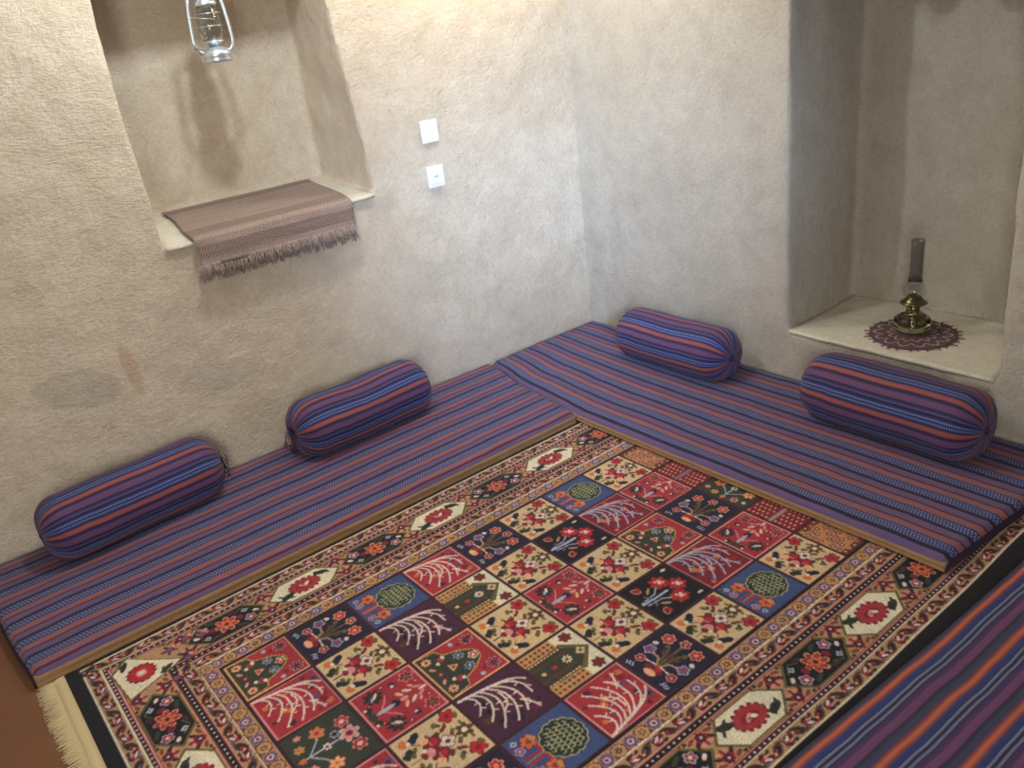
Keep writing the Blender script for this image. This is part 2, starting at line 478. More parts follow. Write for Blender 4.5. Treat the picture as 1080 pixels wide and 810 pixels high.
# border ornaments -- a side maps (s along, d outward) to the rug plane
def mk_side(kind):
    if kind == 'L': return lambda s_, d: (s_, YLO - d)
    if kind == 'R': return lambda s_, d: (s_, YHI + d)
    if kind == 'N': return lambda s_, d: (XHI + d, s_)
    return lambda s_, d: (XLO - d, s_)


def edot(f, s_, d, rs, rd, col, kind, rot=0.0):
    x, y = f(s_, d)
    if kind in 'LR': ell(x, y, rs, rd, col, rot if kind == 'R' else -rot)
    else: ell(x, y, rd, rs, col, -rot if kind == 'N' else rot)


def leafrow(f, kind, s0, s1, d, h):
    pitch = 0.082; s_ = s0; k_ = 0
    while s_ < s1:
        sg = 1 if k_ % 2 == 0 else -1
        line([f(s_ - 0.041, d - sg * h * 0.3), f(s_ - 0.020, d + sg * h * 0.36), f(s_ + 0.008, d + sg * h * 0.1), f(s_ + 0.024, d - sg * h * 0.36), f(s_ + 0.041, d + sg * h * .3)], 0.0042, 'dgreen')
        edot(f, s_ - 0.018, d + sg * h * 0.05, 0.023, 0.0125, 'dgreen' if k_ % 2 else 'brown', kind, 0.6 * sg)
        edot(f, s_ - 0.017, d + sg * h * 0.05, 0.015, 0.0075, 'maroon' if k_ % 2 else 'black', kind, 0.6 * sg)
        edot(f, s_ - 0.013, d + sg * h * 0.05, 0.007, 0.0036, 'red' if k_ % 3 else 'purple', kind, 0.6 * sg)
        edot(f, s_ + 0.021, d - sg * h * 0.05, 0.020, 0.0145, 'maroon', kind, -0.6 * sg)
        edot(f, s_ + 0.024, d + sg * h * 0.06, 0.014, 0.0042, 'white', kind, -0.6 * sg)
        edot(f, s_ + 0.015, d - sg * h * 0.16, 0.010, 0.0034, 'pink', kind, -0.2 * sg)
        edot(f, s_ + 0.030, d - sg * h * 0.12, 0.006, 0.004, 'crim', kind)
        edot(f, s_ + 0.002, d + sg * h * 0.38, 0.006, 0.004, 'dred', kind)
        edot(f, s_ + 0.004, d - sg * h * 0.36, 0.008, 0.0045, 'dgreen', kind, .4)
        edot(f, s_ - 0.034, d - sg * h * 0.30, 0.007, 0.005, 'brown', kind)
        edot(f, s_ + 0.036, d + sg * h * 0.34, 0.006, 0.0045, 'purple', kind)
        edot(f, s_ - 0.004, d + sg * h * 0.18, 0.004, 0.0035, 'peach', kind)
        s_ += pitch; k_ += 1


def hexa(f, kind, sc, typ, dc=0.188, hl=0.134, fl=0.072, hh_=0.060):
    def ring(k_): return [f(sc - hl * k_, dc), f(sc - fl * k_, dc - hh_ * k_), f(sc + fl * k_, dc - hh_ * k_), f(sc + hl * k_, dc), f(sc + fl * k_, dc + hh_ * k_), f(sc - fl * k_, dc + hh_ * k_)]
    poly(ring(1.0), 'olive'); poly(ring(0.92), 'cream' if typ == 'w' else 'black')
    x, y = f(sc, dc)
    if typ == 'w':
        al = 0 if kind in 'LR' else 1
        for t in np.linspace(0, 2 * PI, 15)[:-1]:
            rr = (0.049, 0.034) if al == 0 else (0.034, 0.049)
            ell(x + rr[0] * math.cos(t), y + rr[1] * math.sin(t), 0.0085, 0.0085, 'dred')
        ell(x, y, *( (0.050, 0.034) if al == 0 else (0.034, 0.050)), 'red')
        ell(x, y, *( (0.030, 0.014) if al == 0 else (0.014, 0.030)), 'dred')
        edot(f, sc + 0.004, dc, 0.016, 0.007, 'pink', kind, 0.5); edot(f, sc - 0.010, dc + 0.004, 0.010, 0.006, 'cream', kind, -0.6); edot(f, sc + 0.004, dc + 0.002, 0.006, 0.003, 'olive', kind)
        for sg in (-1, 1):
            edot(f, sc + sg * 0.070, dc - sg * 0.022, 0.026, 0.0125, 'dgreen', kind, -0.35 * sg)
            edot(f, sc + sg * 0.087, dc - sg * 0.010, 0.013, 0.005, 'green', kind, 0.9)
            edot(f, sc + sg * 0.060, dc - sg * 0.034, 0.012, 0.004, 'dgreen', kind, 0.5)
            edot(f, sc + sg * 0.053, dc + sg * 0.004, 0.006, 0.004, 'olive', kind)
    else:
        flower(x, y, 0.036, 7, 'red', edge='peach', depth=0.3); flower(x, y, 0.022, 6, 'orange', 'dred', depth=0.3); ell(x, y, 0.005, 0.005, 'navy')
        for sg in (-1, 1):
            fx, fy = f(sc + sg * 0.072, dc + 0.022 * sg); flower(fx, fy, 0.016, 5, 'red', 'white', 'pale')
            fx, fy = f(sc + sg * 0.070, dc - 0.026 * sg); flower(fx, fy, 0.011, 4, 'pale', 'olive')
            edot(f, sc + sg * 0.098, dc, 0.010, 0.006, 'white', kind, 0.6)
            edot(f, sc + sg * 0.040, dc + 0.040 * sg, 0.018, 0.007, 'green', kind, 0.4); edot(f, sc + sg * 0.046, dc + 0.002, 0.010, 0.012, 'dred', kind)
            edot(f, sc - sg * 0.030, dc + 0.040 * sg, 0.015, 0.006, 'plum', kind, -0.3); edot(f, sc + sg * 0.105, dc + sg * .016, 0.010, 0.004, 'green', kind, 0.9)
            line([f(sc + sg * 0.035, dc - 0.03 * sg), f(sc + sg * 0.062, dc - 0.044 * sg), f(sc + sg * 0.088, dc - 0.020 * sg)], 0.0032, 'olive')


def spandrel(f, kind, sc):
    for d, sg in ((0.145, 1), (0.231, -1)):
        x, y = f(sc, d)
        for q in (-1, 1):
            edot(f, sc + q * 0.020, d + sg * 0.010, 0.016, 0.006, 'maroon', kind, 0.7 * q * sg)
            edot(f, sc + q * 0.030, d - sg * 0.007, 0.013, 0.0055, 'brown', kind, 0.3 * q * sg)
            edot(f, sc + q * 0.030, d - sg * 0.007, 0.007, 0.003, 'red', kind, 0.3 * q * sg)
            edot(f, sc + q * 0.047, d - sg * 0.013, 0.007, 0.005, 'dgreen', kind)
            edot(f, sc + q * 0.012, d + sg * 0.020, 0.007, 0.0035, 'pink', kind, 0.9 * q * sg)
            edot(f, sc + q * 0.060, d - sg * 0.016, 0.005, 0.004, 'dred', kind)
        flower(x, y, 0.016, 8, 'maroon', 'purple', 'crim', depth=0.2); ell(x, y, 0.003, 0.003, 'white')
        edot(f, sc, d + sg * 0.024, 0.0045, 0.008, 'dred', kind)


for kind, s0, s1 in (('L', XLO, XHI), ('R', XLO, XHI), ('N', YLO, YHI), ('F', YLO, YHI)):
    f = mk_side(kind); k_ = 0
    s_ = s0 - 0.03
    while s_ < s1 + 0.05:
        x, y = f(s_, 0.031)
        if k_ % 2: flower(x, y, 0.0195, 8, 'purple', 'crim', 'pale' if 0 else 'tan', depth=0.08); ell(x, y, 0.009, 0.009, 'white'); ell(x, y, 0.0055, 0.0055, 'dred')
        else: flower(x, y, 0.0195, 8, 'gold' if k_ % 4 else 'tan', None, 'brown', depth=0.06); flower(x, y, 0.011, 6, 'maroon', 'gold', depth=0.5)
        for q in (-1, 1):
            x2, y2 = f(s_ + 0.0205, 0.031 + q * 0.016); ell(x2, y2, 0.004, 0.003, 'red' if q > 0 else 'pink')
        s_ += 0.041; k_ += 1
    leafrow(f, kind, s0 - 0.06, s1 + 0.07, 0.076, 0.034)
    leafrow(f, kind, s0 - 0.28, s1 + 0.30, 0.296, 0.036)
    for dd, e in ((0.109, 0.11), (0.264, 0.26)):
        s_ = s0 - e
        while s_ < s1 + e:
            x, y = f(s_, dd); ell(x, y, 0.0030, 0.0030, 'white'); s_ += 0.019
for kind, cs in (('L', 1.45), ('R', 1.44)):
    f = mk_side(kind); i_ = 0
    for q in range(0, 8):
        c_ = cs - 0.272 * q
        if c_ < XLO - 0.05: break
        hexa(f, kind, c_, 'w' if q % 2 == 0 else 'n'); spandrel(f, kind, c_ + 0.136)
    hexa(f, kind, cs + 0.272, 'n'); spandrel(f, kind, cs + 0.136 + 0.272)
for kind in 'NF':
    f = mk_side(kind)
    for q, c_ in enumerate((0.085, 0.36, 0.635, 0.91)):
        hexa(f, kind, c_, 'n' if q % 2 == 0 else 'w'); spandrel(f, kind, c_ - 0.137)
    spandrel(f, kind, 1.04)


# corner cartouches, pointing to the rug's corners
def corner(cx, cy, sx, sy):
    def t(a_, b_): return (cx + sx * a_, cy + sy * b_)
    o = [(0.075, 0.100), (-0.085, 0.040), (-0.105, 0.028), (-0.030, -0.040), (0.030, -0.108), (0.088, -0.055)]
    poly([t(*p) for p in o], 'olive'); poly([t(p[0] * 0.92, p[1] * 0.92) for p in o], 'cream')
    ox, oy = t(0.012, 0.0)
    for q in np.linspace(0, 2 * PI, 15)[:-1]: ell(ox + 0.036 * math.cos(q), oy + 0.036 * math.sin(q), 0.0085, 0.0085, 'dred')
    ell(ox, oy, 0.036, 0.036, 'crim'); ell(ox, oy, 0.016, 0.016, 'pink'); ell(ox, oy, 0.009, 0.009, 'cream')
    for a_, b_, r_ in ((-0.052, 0.036, 0.5), (0.046, -0.066, 1.1)):
        q = t(a_, b_); ell(q[0], q[1], 0.024, 0.009, 'dgreen', r_ * sx * sy); ell(q[0] + 0.008, q[1] - 0.006, 0.010, 0.005, 'green', 1.4)


for my in (0, 1):
    for x_, y_ in ((1.868, -0.128), (1.845, -0.222), (1.925, -0.062), (1.80, -0.20), (1.90, -0.205)):
        yy = y_ if my == 0 else 1.0 - y_
        for q in range(5):
            a_ = q * 1.257; ell(x_ + 0.017 * math.cos(a_), yy + 0.017 * math.sin(a_), 0.010, 0.005, ('maroon', 'brown', 'dred', 'pink', 'dgreen')[q], a_)
        flower(x_, yy, 0.011, 6, 'purple', 'crim', 'maroon', depth=0.2)
corner(1.985, -0.165, 1, 1)
corner(1.985, 1.165, 1, -1)


# --- garden tiles; (u to the right, w away from the viewer), both 0..1
class Tile:
    def __init__(s, r, c):
        s.x1, s.x0 = ROWX[r + 1] - 0.0055, ROWX[r] + 0.0055
        s.y0, s.y1 = COLY[c] + 0.0055, COLY[c + 1] - 0.0055
        s.h = s.x1 - s.x0; s.mir = False; s.k = 1.12
        if c == 4: s.mir = True
    def p(s, u, w):
        if s.mir: u = 1 - u
        return (s.x1 - w * (s.x1 - s.x0), s.y0 + u * (s.y1 - s.y0))
    def bg(s, col, rim=None):
        poly([s.p(0, 0), s.p(1, 0), s.p(1, 1), s.p(0, 1)], rim or col)
        if rim: e = 0.022; poly([s.p(e, e), s.p(1 - e, e), s.p(1 - e, 1 - e), s.p(e, 1 - e)], col)
    def e(s, u, w, ru, rw, col, rot=0.0):
        x, y = s.p(u, w); rr = -rot if not s.mir else rot
        ell(x, y, rw * s.h * s.k, ru * s.h * s.k, col, rr)
    def f(s, u, w, r, n, col, mid=None, edge=None, **k_):
        x, y = s.p(u, w); flower(x, y, r * s.h * s.k, n, col, mid, edge, **k_)
    def l(s, pts, wd, col): line([s.p(*q) for q in pts], wd * s.h, col)
    def g(s, pts, col): poly([s.p(*q) for q in pts], col)
    def sym(s, fn, u, w, *a_, **k_):
        rot = k_.pop('rot', None)
        if rot is None: fn(u, w, *a_, **k_); fn(1 - u, w, *a_, **k_)
        else: fn(u, w, *a_, rot=rot, **k_); fn(1 - u, w, *a_, rot=-rot, **k_)


def t_beige(t):
    t.bg('beige'); t.k = 1.28
    for u, w in ((0.32, 0.20), (0.68, 0.20), (0.30, 0.55), (0.70, 0.55), (0.40, 0.74), (0.60, 0.74)):
        t.e(u, w, 0.040, 0.026, 'olive', 0.6); t.e(u + .03, w - .03, 0.026, 0.020, 'brown', -0.5)
    t.l([(0.13, 0.13), (0.30, 0.30), (0.38, 0.44), (0.30, 0.62), (0.15, 0.80)], 0.018, 'brown'); t.l([(0.87, 0.13), (0.70, 0.30), (0.62, 0.44), (0.70, 0.62), (0.85, 0.80)], 0.018, 'brown')
    for u in (0.13, 0.87):
        q = 1 if u < .5 else -1
        t.f(u, 0.83, 0.092, 5, 'crim', 'dred', 'maroon'); t.e(u + q * .06, 0.93, 0.05, 0.024, 'olive', 0.4 * q)
        t.e(u + q * .02, 0.60, 0.045, 0.03, 'olive', 0.5); t.e(u + q * .06, 0.65, 0.03, 0.02, 'green', -0.5)
        t.e(u + q * .13, 0.70, 0.045, 0.022, 'dred', 0.8 * q); t.e(u + q * .16, 0.64, 0.03, 0.02, 'brown')
        t.e(u - q * .01, 0.31, 0.065, 0.045, 'navy', 0.9 * q); t.e(u + q * .03, 0.25, 0.05, 0.04, 'navy', -0.5 * q)
        t.e(u, 0.13, 0.055, 0.05, 'orange'); t.e(u + q * .04, 0.19, 0.03, 0.025, 'cream')
        t.e(u + q * .19, 0.11, 0.065, 0.042, 'dgreen', 0.7 * q); t.e(u + q * .23, 0.05, 0.05, 0.03, 'dgreen', -0.3 * q)
        t.e(u + q * .27, 0.14, 0.035, 0.025, 'olive'); t.e(u + q * .11, 0.42, 0.03, 0.018, 'olive', 0.6)
    t.f(0.5, 0.87, 0.095, 6, 'brown', 'cream', 'olive', depth=0.3); t.e(0.35, 0.90, 0.035, 0.02, 'olive'); t.e(0.65, 0.90, 0.035, 0.02, 'olive')
    t.l([(0.5, 0.05), (0.5, 0.78)], 0.022, 'brown')
    for u in (0.38, 0.62):
        t.f(u, 0.44, 0.105, 5, 'dred', 'pink', 'maroon'); t.e(u, 0.46, 0.045, 0.04, 'crim')
    t.e(0.28, 0.36, 0.05, 0.05, 'peach'); t.e(0.72, 0.36, 0.05, 0.05, 'peach')
    t.f(0.5, 0.60, 0.085, 4, 'white', 'dred', 'brown'); t.e(0.5, 0.33, 0.06, 0.05, 'pink'); t.e(0.5, 0.24, 0.05, 0.035, 'dred'); t.e(0.42, 0.28, 0.025, 0.025, 'cream')


def t_redvase(t, c2='red'):
    t.bg(c2, 'pink'); t.k = 1.25
    for u, w in ((0.10, 0.46), (0.90, 0.46), (0.33, 0.90), (0.67, 0.90), (0.30, 0.16), (0.70, 0.16)):
        t.f(u, w, 0.04, 4, 'dred', 'pink')
    t.l([(0.5, 0.05), (0.5, 0.62)], 0.03, 'olive')
    for u in (0.17, 0.83):
        q = 1 if u < .5 else -1
        t.f(u, 0.84, 0.085, 6, 'dred', 'olive', 'pink', depth=0.35)
        t.e(u, 0.60, 0.045, 0.04, 'navy'); t.e(u + q * .02, 0.59, 0.02, 0.02, 'white')
        t.f(u + q * .02, 0.28, 0.115, 8, 'dgreen', 'dred', 'dred'); t.e(u + q * .02, 0.31, 0.05, 0.018, 'white', 0.7 * q); t.e(u + q * .05, 0.25, 0.035, 0.014, 'pale', 0.7 * q)
        t.l([(0.5, 0.22), (0.5 - q * .14, 0.36), (u + q * .1, 0.42)], 0.018, 'pink')
        t.e(0.5 - q * .10, 0.70, 0.055, 0.02, 'white', -0.9 * q); t.e(0.5 - q * .11, 0.58, 0.055, 0.022, 'peach', -0.6 * q)
        t.e(0.5 - q * .07, 0.84, 0.05, 0.018, 'pink', -1.1 * q); t.e(0.5 - q * .15, 0.78, 0.035, 0.014, 'peach', -0.6 * q)
        t.e(0.5 - q * .14, 0.10, 0.05, 0.045, 'dgreen', 0.5 * q); t.e(0.5 - q * .17, 0.07, 0.02, 0.02, 'white')
    t.e(0.5, 0.90, 0.02, 0.05, 'white'); t.e(0.5, 0.46, 0.055, 0.06, 'navy'); t.e(0.5, 0.30, 0.028, 0.12, 'pale'); t.e(0.5, 0.09, 0.07, 0.05, 'green'); t.e(0.5, 0.60, 0.03, 0.05, 'pink')


def t_navyvase(t):
    t.bg('navy')
    for q in (-1, 1):
        t.l([(0.5, 0.25), (0.5 + q * .10, 0.42), (0.5 + q * .30, 0.46)], 0.03, 'tan')
        t.l([(0.5 + q * .05, 0.40), (0.5 + q * .10, 0.62), (0.5 + q * .24, 0.78)], 0.028, 'olive')
        t.l([(0.5 + q * .05, 0.30), (0.5 + q * .22, 0.28)], 0.022, 'white')
        t.f(0.5 + q * .33, 0.47, 0.075, 5, 'purple', 'crim', 'pale'); t.f(0.5 + q * .27, 0.81, 0.085, 6, 'crim', 'pink', 'peach')
        t.f(0.5 + q * .31, 0.25, 0.06, 5, 'dred', 'pink', 'pink'); t.e(0.5 + q * .13, 0.56, 0.035, 0.05, 'brown', q * .5)
        for z_ in range(3): t.e(0.5 + q * (.40 - z_ * .05), 0.07 + 0.01 * z_, 0.011, 0.04, 'pale', 0.5 * q)
        t.e(0.5 + q * .36, 0.62, 0.04, 0.03, 'white', .5 * q); t.e(0.5 + q * .16, 0.68, 0.04, 0.028, 'olive', .6 * q)
    t.l([(0.5, 0.2), (0.5, 0.8)], 0.035, 'olive'); t.f(0.5, 0.88, 0.065, 5, 'dred', 'pink', 'peach')
    t.e(0.5, 0.20, 0.14, 0.06, 'dred'); t.e(0.5, 0.13, 0.09, 0.05, 'peach'); t.e(0.44, 0.24, 0.05, 0.04, 'crim'); t.e(0.5, 0.55, 0.04, 0.07, 'brown')


def t_navyflower(t):
    t.bg('black')
    t.l([(0.48, 0.05), (0.5, 0.30), (0.5, 0.55)], 0.045, 'pale'); t.l([(0.45, 0.05), (0.42, 0.36), (0.30, 0.52)], 0.022, 'pale'); t.l([(0.55, 0.10), (0.58, 0.36), (0.70, 0.52)], 0.022, 'pale')
    for u, w in ((0.27, 0.60), (0.5, 0.78), (0.73, 0.60)):
        t.f(u, w, 0.135, 7, 'crim', None, 'dred'); t.e(u, w + .02, 0.05, 0.03, 'white', .5); t.e(u - .05, w - .03, 0.02, 0.02, 'white'); t.e(u + .04, w + .06, 0.022, 0.02, 'peach')
    for q in (-1, 1):
        t.e(0.5 + q * .33, 0.20, 0.075, 0.05, 'pink', .6 * q); t.e(0.5 + q * .33, 0.20, 0.06, 0.035, 'dred', .6 * q); t.e(0.5 + q * .35, 0.26, 0.04, 0.02, 'crim', .2)
        t.e(0.5 + q * .20, 0.33, 0.075, 0.022, 'tan', -.9 * q); t.e(0.5 + q * .40, 0.88, 0.022, 0.045, 'white')
        t.e(0.5 + q * .12, 0.20, 0.035, 0.02, 'purple', .8 * q)


def t_tree(t):
    t.bg('blue')
    t.l([(0.44, 0.06), (0.46, 0.40)], 0.04, 'red'); t.l([(0.56, 0.06), (0.54, 0.40)], 0.04, 'red')
    t.l([(0.5, 0.05), (0.5, 0.4)], 0.02, 'tan')
    for q in (-1, 1):
        t.f(0.5 + q * .28, 0.28, 0.105, 6, 'orange', 'red', 'dred'); t.e(0.5 + q * .30, 0.34, 0.05, 0.03, 'gold')
        t.f(0.5 + q * .38, 0.11, 0.045, 6, 'pale', 'navy'); t.f(0.5 + q * .22, 0.10, 0.05, 5, 'purple', 'pale', 'pink'); t.e(0.5 + q * .12, 0.33, 0.05, 0.03, 'crim')
    t.f(0.5, 0.64, 0.275, 14, 'dgreen', None, 'sage', depth=0.05)
    r_ = random.Random(3)
    for a_ in range(7):
        for b_ in range(7):
            u, w = 0.27 + a_ * 0.076 + (b_ % 2) * 0.038, 0.42 + b_ * 0.073
            if math.hypot(u - .5, w - .64) < 0.245:
                t.e(u, w, 0.035, 0.031, 'sage'); t.e(u + .004, w - .007, 0.025, 0.023, 'dgreen')


def t_willow(t, bgc, rim, br, spots, flip=False):
    t.bg(bgc, rim)
    if flip: t.mir = not t.mir
    r_ = random.Random(hash_(bgc) + 5)
    for _ in range(26):
        u, w = 0.1 + .8 * r_.random(), 0.08 + .84 * r_.random(); cc = spots[r_.randrange(len(spots))]
        t.f(u, w, 0.03 + 0.035 * r_.random(), 5, cc)
    def arc(p0, p1, p2, wd):
        pts = []
        for k_ in range(9):
            s_ = k_ / 8; pts.append(tuple((1 - s_) ** 2 * a_ + 2 * s_ * (1 - s_) * b_ + s_ * s_ * c_ for a_, b_, c_ in zip(p0, p1, p2)))
        t.l(pts, wd, br); return pts
    arc((0.04, 0.04), (0.10, 0.5), (0.20, 0.78), 0.045)
    for p0, p1, p2 in (((.05, .12), (.22, .34), (.46, .10)), ((.07, .22), (.32, .50), (.66, .16)), ((.08, .32), (.40, .62), (.86, .22)), ((.10, .42), (.44, .76), (.90, .42)),
                       ((.13, .52), (.44, .86), (.84, .62)), ((.16, .64), (.30, .92), (.62, .86)), ((.18, .74), (.22, .86), (.36, .95)), ((.30, .52), (.52, .58), (.62, .40)), ((.62, .66), (.74, .76), (.90, .78))):
        q = arc(p0, p1, p2, 0.027)
        a_ = q[6]; t.l([a_, (a_[0] + .05, a_[1] + .05)], 0.02, br); a_ = q[4]; t.l([a_, (a_[0] + .01, a_[1] - .07)], 0.018, br)
    if flip: t.mir = not t.mir


def hash_(s_): return sum(ord(c_) * (i_ + 1) for i_, c_ in enumerate(s_)) % 1000


def t_medallion(t):
    t.bg('red', 'peach')
    pts = [(0.02, 0.02), (0.98, 0.02), (0.94, 0.34), (0.80, 0.40), (0.72, 0.62), (0.60, 0.78), (0.5, 0.82), (0.40, 0.78), (0.28, 0.62), (0.20, 0.40), (0.06, 0.34)]
    t.g(pts, 'green'); t.l(pts + [pts[0]], 0.016, 'yellow')
    for q in (-1, 1):
        t.f(0.5 + q * .33, 0.84, 0.085, 8, 'navy', 'dred', 'pink', depth=0.4); t.e(0.5 + q * .40, 0.60, 0.035, 0.03, 'pale'); t.f(0.5 + q * .32, 0.68, 0.04, 5, 'dred')
        t.f(0.5 + q * .34, 0.14, 0.07, 8, 'peach', 'red'); t.e(0.5 + q * .24, 0.32, 0.055, 0.035, 'red', .5 * q); t.e(0.5 + q * .27, 0.37, 0.035, 0.025, 'white'); t.e(0.5 + q * .20, 0.25, 0.03, 0.025, 'cream')
        t.f(0.5 + q * .14, 0.56, 0.06, 7, 'dgreen', 'pale', 'pale', depth=.4); t.e(0.5 + q * .15, 0.12, 0.05, 0.02, 'pink', .7 * q)
    t.f(0.5, 0.72, 0.06, 5, 'crim', 'cream', 'cream'); t.g([(0.42, 0.33), (0.58, 0.33), (0.5, 0.46)], 'peach'); t.g([(0.45, 0.35), (0.55, 0.35), (0.5, 0.42)], 'red'); t.f(0.5, 0.16, 0.05, 5, 'dred', 'pink')


def t_cypress(t):
    t.bg('cream')
    t.g([(0, 0), (0.30, 0), (0.30, 0.62), (0.0, 0.62)], 'gold'); t.g([(1, 0), (0.70, 0), (0.70, 0.62), (1.0, 0.62)], 'gold')
    t.g([(0.22, 0.0), (0.78, 0.0), (0.80, 0.60), (0.84, 0.66), (0.5, 0.99), (0.16, 0.66), (0.20, 0.60)], 'olive')
    t.g([(0.25, 0.0), (0.75, 0.0), (0.76, 0.62), (0.5, 0.92), (0.24, 0.62)], 'green'); t.l([(0.36, 0), (0.36, 0.6)], 0.05, 'brown'); t.l([(0.64, 0), (0.64, 0.6)], 0.05, 'brown')
    for u in (0.07, 0.16, 0.84, 0.93):
        for w in np.arange(0.05, 0.62, 0.085): t.e(u, w, 0.024, 0.024, 'dred' if int(w * 100) % 2 else 'brown')
    for u in (0.25, 0.75):
        for w in np.arange(0.04, 0.60, 0.06): t.e(u, w, 0.014, 0.018, 'peach')
    t.f(0.5, 0.56, 0.075, 8, 'cream', 'dred', 'dgreen', depth=.45); t.e(0.5, 0.32, 0.035, 0.04, 'crim'); t.e(0.5, 0.12, 0.03, 0.03, 'peach'); t.f(0.5, 0.82, 0.075, 4, 'beige', 'brown', 'brown')
    for u in (0.13, 0.87): t.f(u, 0.84, 0.085, 6, 'dred', 'brown', 'brown')


def t_dotted(t):
    t.bg('dred')
    for a_ in range(5):
        for b_ in range(9):
            w = 0.06 + b_ * 0.11; o_ = (b_ % 2) * 0.045
            for base in (0.04, 0.60):
                u = base + a_ * 0.09 + o_
                if u < base + 0.40: t.e(u, w, 0.017, 0.02, 'peach')
    t.g([(0.46, 0), (0.56, 0), (0.56, 1), (0.46, 1)], 'purple'); t.g([(0.485, 0), (0.535, 0), (0.535, 1), (0.485, 1)], 'tan'); t.l([(0.51, 0), (0.51, 1)], 0.012, 'maroon')


def t_greenflower(t):
    t.bg('green'); r_ = random.Random(11)
    t.l([(0.5, 0.05), (0.5, 0.6)], 0.03, 'pale'); t.l([(0.5, 0.2), (0.25, 0.45)], 0.02, 'pale'); t.l([(0.5, 0.2), (0.78, 0.42)], 0.02, 'pale')
    for u, w, r0, cc, md, ed in ((.25, .80, .09, 'crim', 'white', 'pink'), (.75, .80, .09, 'crim', 'white', 'pink'), (.5, .78, .12, 'pink', 'dred', 'white'), (.20, .45, .09, 'orange', 'red', 'gold'),
                                 (.82, .42, .09, 'peach', 'orange', 'orange'), (.30, .14, .07, 'gold', 'orange', None), (.72, .14, .075, 'pink', 'dred', None), (.5, .45, .06, 'white', 'navy', None),
                                 (.10, .20, .05, 'pink', None, None), (.9, .16, .04, 'cream', None, None), (.5, .10, .05, 'orange', None, None), (.38, .62, .05, 'navy', None, 'pale')):
        t.f(u, w, r0, 6, cc, md, ed, depth=.32)


def t_brown(t):
    t.bg('gold' if 0 else 'tan')
    t.g([(0, 0), (.12, 0), (.12, 1), (0, 1)], 'brown'); t.g([(1, 0), (.88, 0), (.88, 1), (1, 1)], 'brown')
    r_ = random.Random(5)
    for a_ in range(8):
        for b_ in range(8):
            u, w = .07 + a_ * .122 + (b_ % 2) * .03, .07 + b_ * .122
            cc = ('dred', 'orange', 'brown', 'red')[(a_ * 3 + b_) % 4]
            t.f(u, w, 0.050, 5, cc, 'gold' if (a_ + b_) % 2 else 'peach')


V, Bg, RV, NF, TR, MD, CY, DT, GF, BR = t_navyvase, t_beige, t_redvase, t_navyflower, t_tree, t_medallion, t_cypress, t_dotted, t_greenflower, t_brown
WR = lambda t: t_willow(t, 'red', 'pink', 'white', ['blue', 'orange', 'crim', 'dred', 'plum'])
WD = lambda t: t_willow(t, 'plum', None, 'white', ['navy', 'brown', 'dred', 'maroon', 'black'])
WP = lambda t: t_willow(t, 'dred', 'pink', 'pale', ['blue', 'orange', 'crim', 'plum', 'navy'])
GRID = [[Bg, NF, Bg, NF, Bg], [BR, DT, GF, DT, BR], [Bg, RV, V, RV, Bg], [TR, WP, MD, WP, TR], [Bg, NF, Bg, NF, Bg], [V, Bg, RV, Bg, V], [WR, CY, Bg, CY, WR],
        [TR, WD, MD, WD, TR], [V, Bg, RV, Bg, V], [MD, WR, GF, WR, MD]]
for r_i in range(10):
    for c_i in range(5): GRID[r_i][c_i](Tile(r_i, c_i))

# knots: slight yarn variation and a little bleeding between neighbours
img = img * 0.6 + 0.1 * (np.roll(img, 1, 0) + np.roll(img, -1, 0) + np.roll(img, 1, 1) + np.roll(img, -1, 1))
row_shift = np.convolve(rng.normal(0, 1, nx + 21), np.ones(21) / 21, 'valid')[:nx + 1]
img *= (1 + 0.22 * row_shift)[:, None, None] if 0 else np.stack([1 + 0.25 * row_shift, 1 + 0.18 * row_shift, 1 + 0.12 * row_shift], 1)[:, None, :]
img *= (1 + rng.normal(0, 0.13, img.shape[:2]))[..., None]
img = np.clip(img, 0.002, 0.9)

M_RUG = N('knotted_wool_pile')
_a = M_RUG.n('Attribute', attribute_name='yarn'); M_RUG.l(_a.outputs['Color'], M_RUG.b.inputs['Base Color'])
M_RUG.b.inputs['Roughness'].default_value = 0.9; M_RUG.b.inputs['Sheen Weight'].default_value = 0.12
M_RUG.b.inputs['Sheen Roughness'].default_value = 0.4; M_RUG.b.inputs['Sheen Tint'].default_value = (0.8, 0.85, 1, 1)
M_RUG = M_RUG.m

rug = empty('patterned_rug', (RX0, RY0, 0))
tag(rug, 'large wool rug of flowered garden squares, flat on the floor between the striped mattresses', 'rug')
nxv, nyv = nx + 1, ny + 1
hgt = 0.0105 + rng.normal(0, 0.00022, (nxv, nyv)) + 0.0006 * np.sin(GX * 7) * np.sin(GY * 5)
lum = img.sum(2); hgt -= 0.0008 * (lum < 0.06)
vx = GX.copy(); vy = GY.copy()
# the long edges wander a little, as a handmade rug does
wob = 0.004 * np.sin(gx * 4.1) + 0.002 * np.sin(gx * 11.0 + 1)
vy += wob[:, None] * np.clip((GY - 1.0) / 0.38, 0, 1)
edge = (np.minimum(np.minimum(GX - RX0, RX1 - GX), np.minimum(GY - RY0, RY1 - GY)))
hgt = np.where(edge < 0.004, 0.004, hgt)
co = np.stack([vx - RX0, vy - RY0, hgt], 2).reshape(-1, 3).astype(np.float32)
me = bpy.data.meshes.new('pile')
nv = nxv * nyv; me.vertices.add(nv); me.vertices.foreach_set('co', co.ravel())
ii, jj = np.meshgrid(np.arange(nx), np.arange(ny), indexing='ij'); a_ = (ii * nyv + jj).ravel()
quads = np.stack([a_, a_ + nyv, a_ + nyv + 1, a_ + 1], 1).astype(np.int32)
me.loops.add(quads.size); me.loops.foreach_set('vertex_index', quads.ravel())
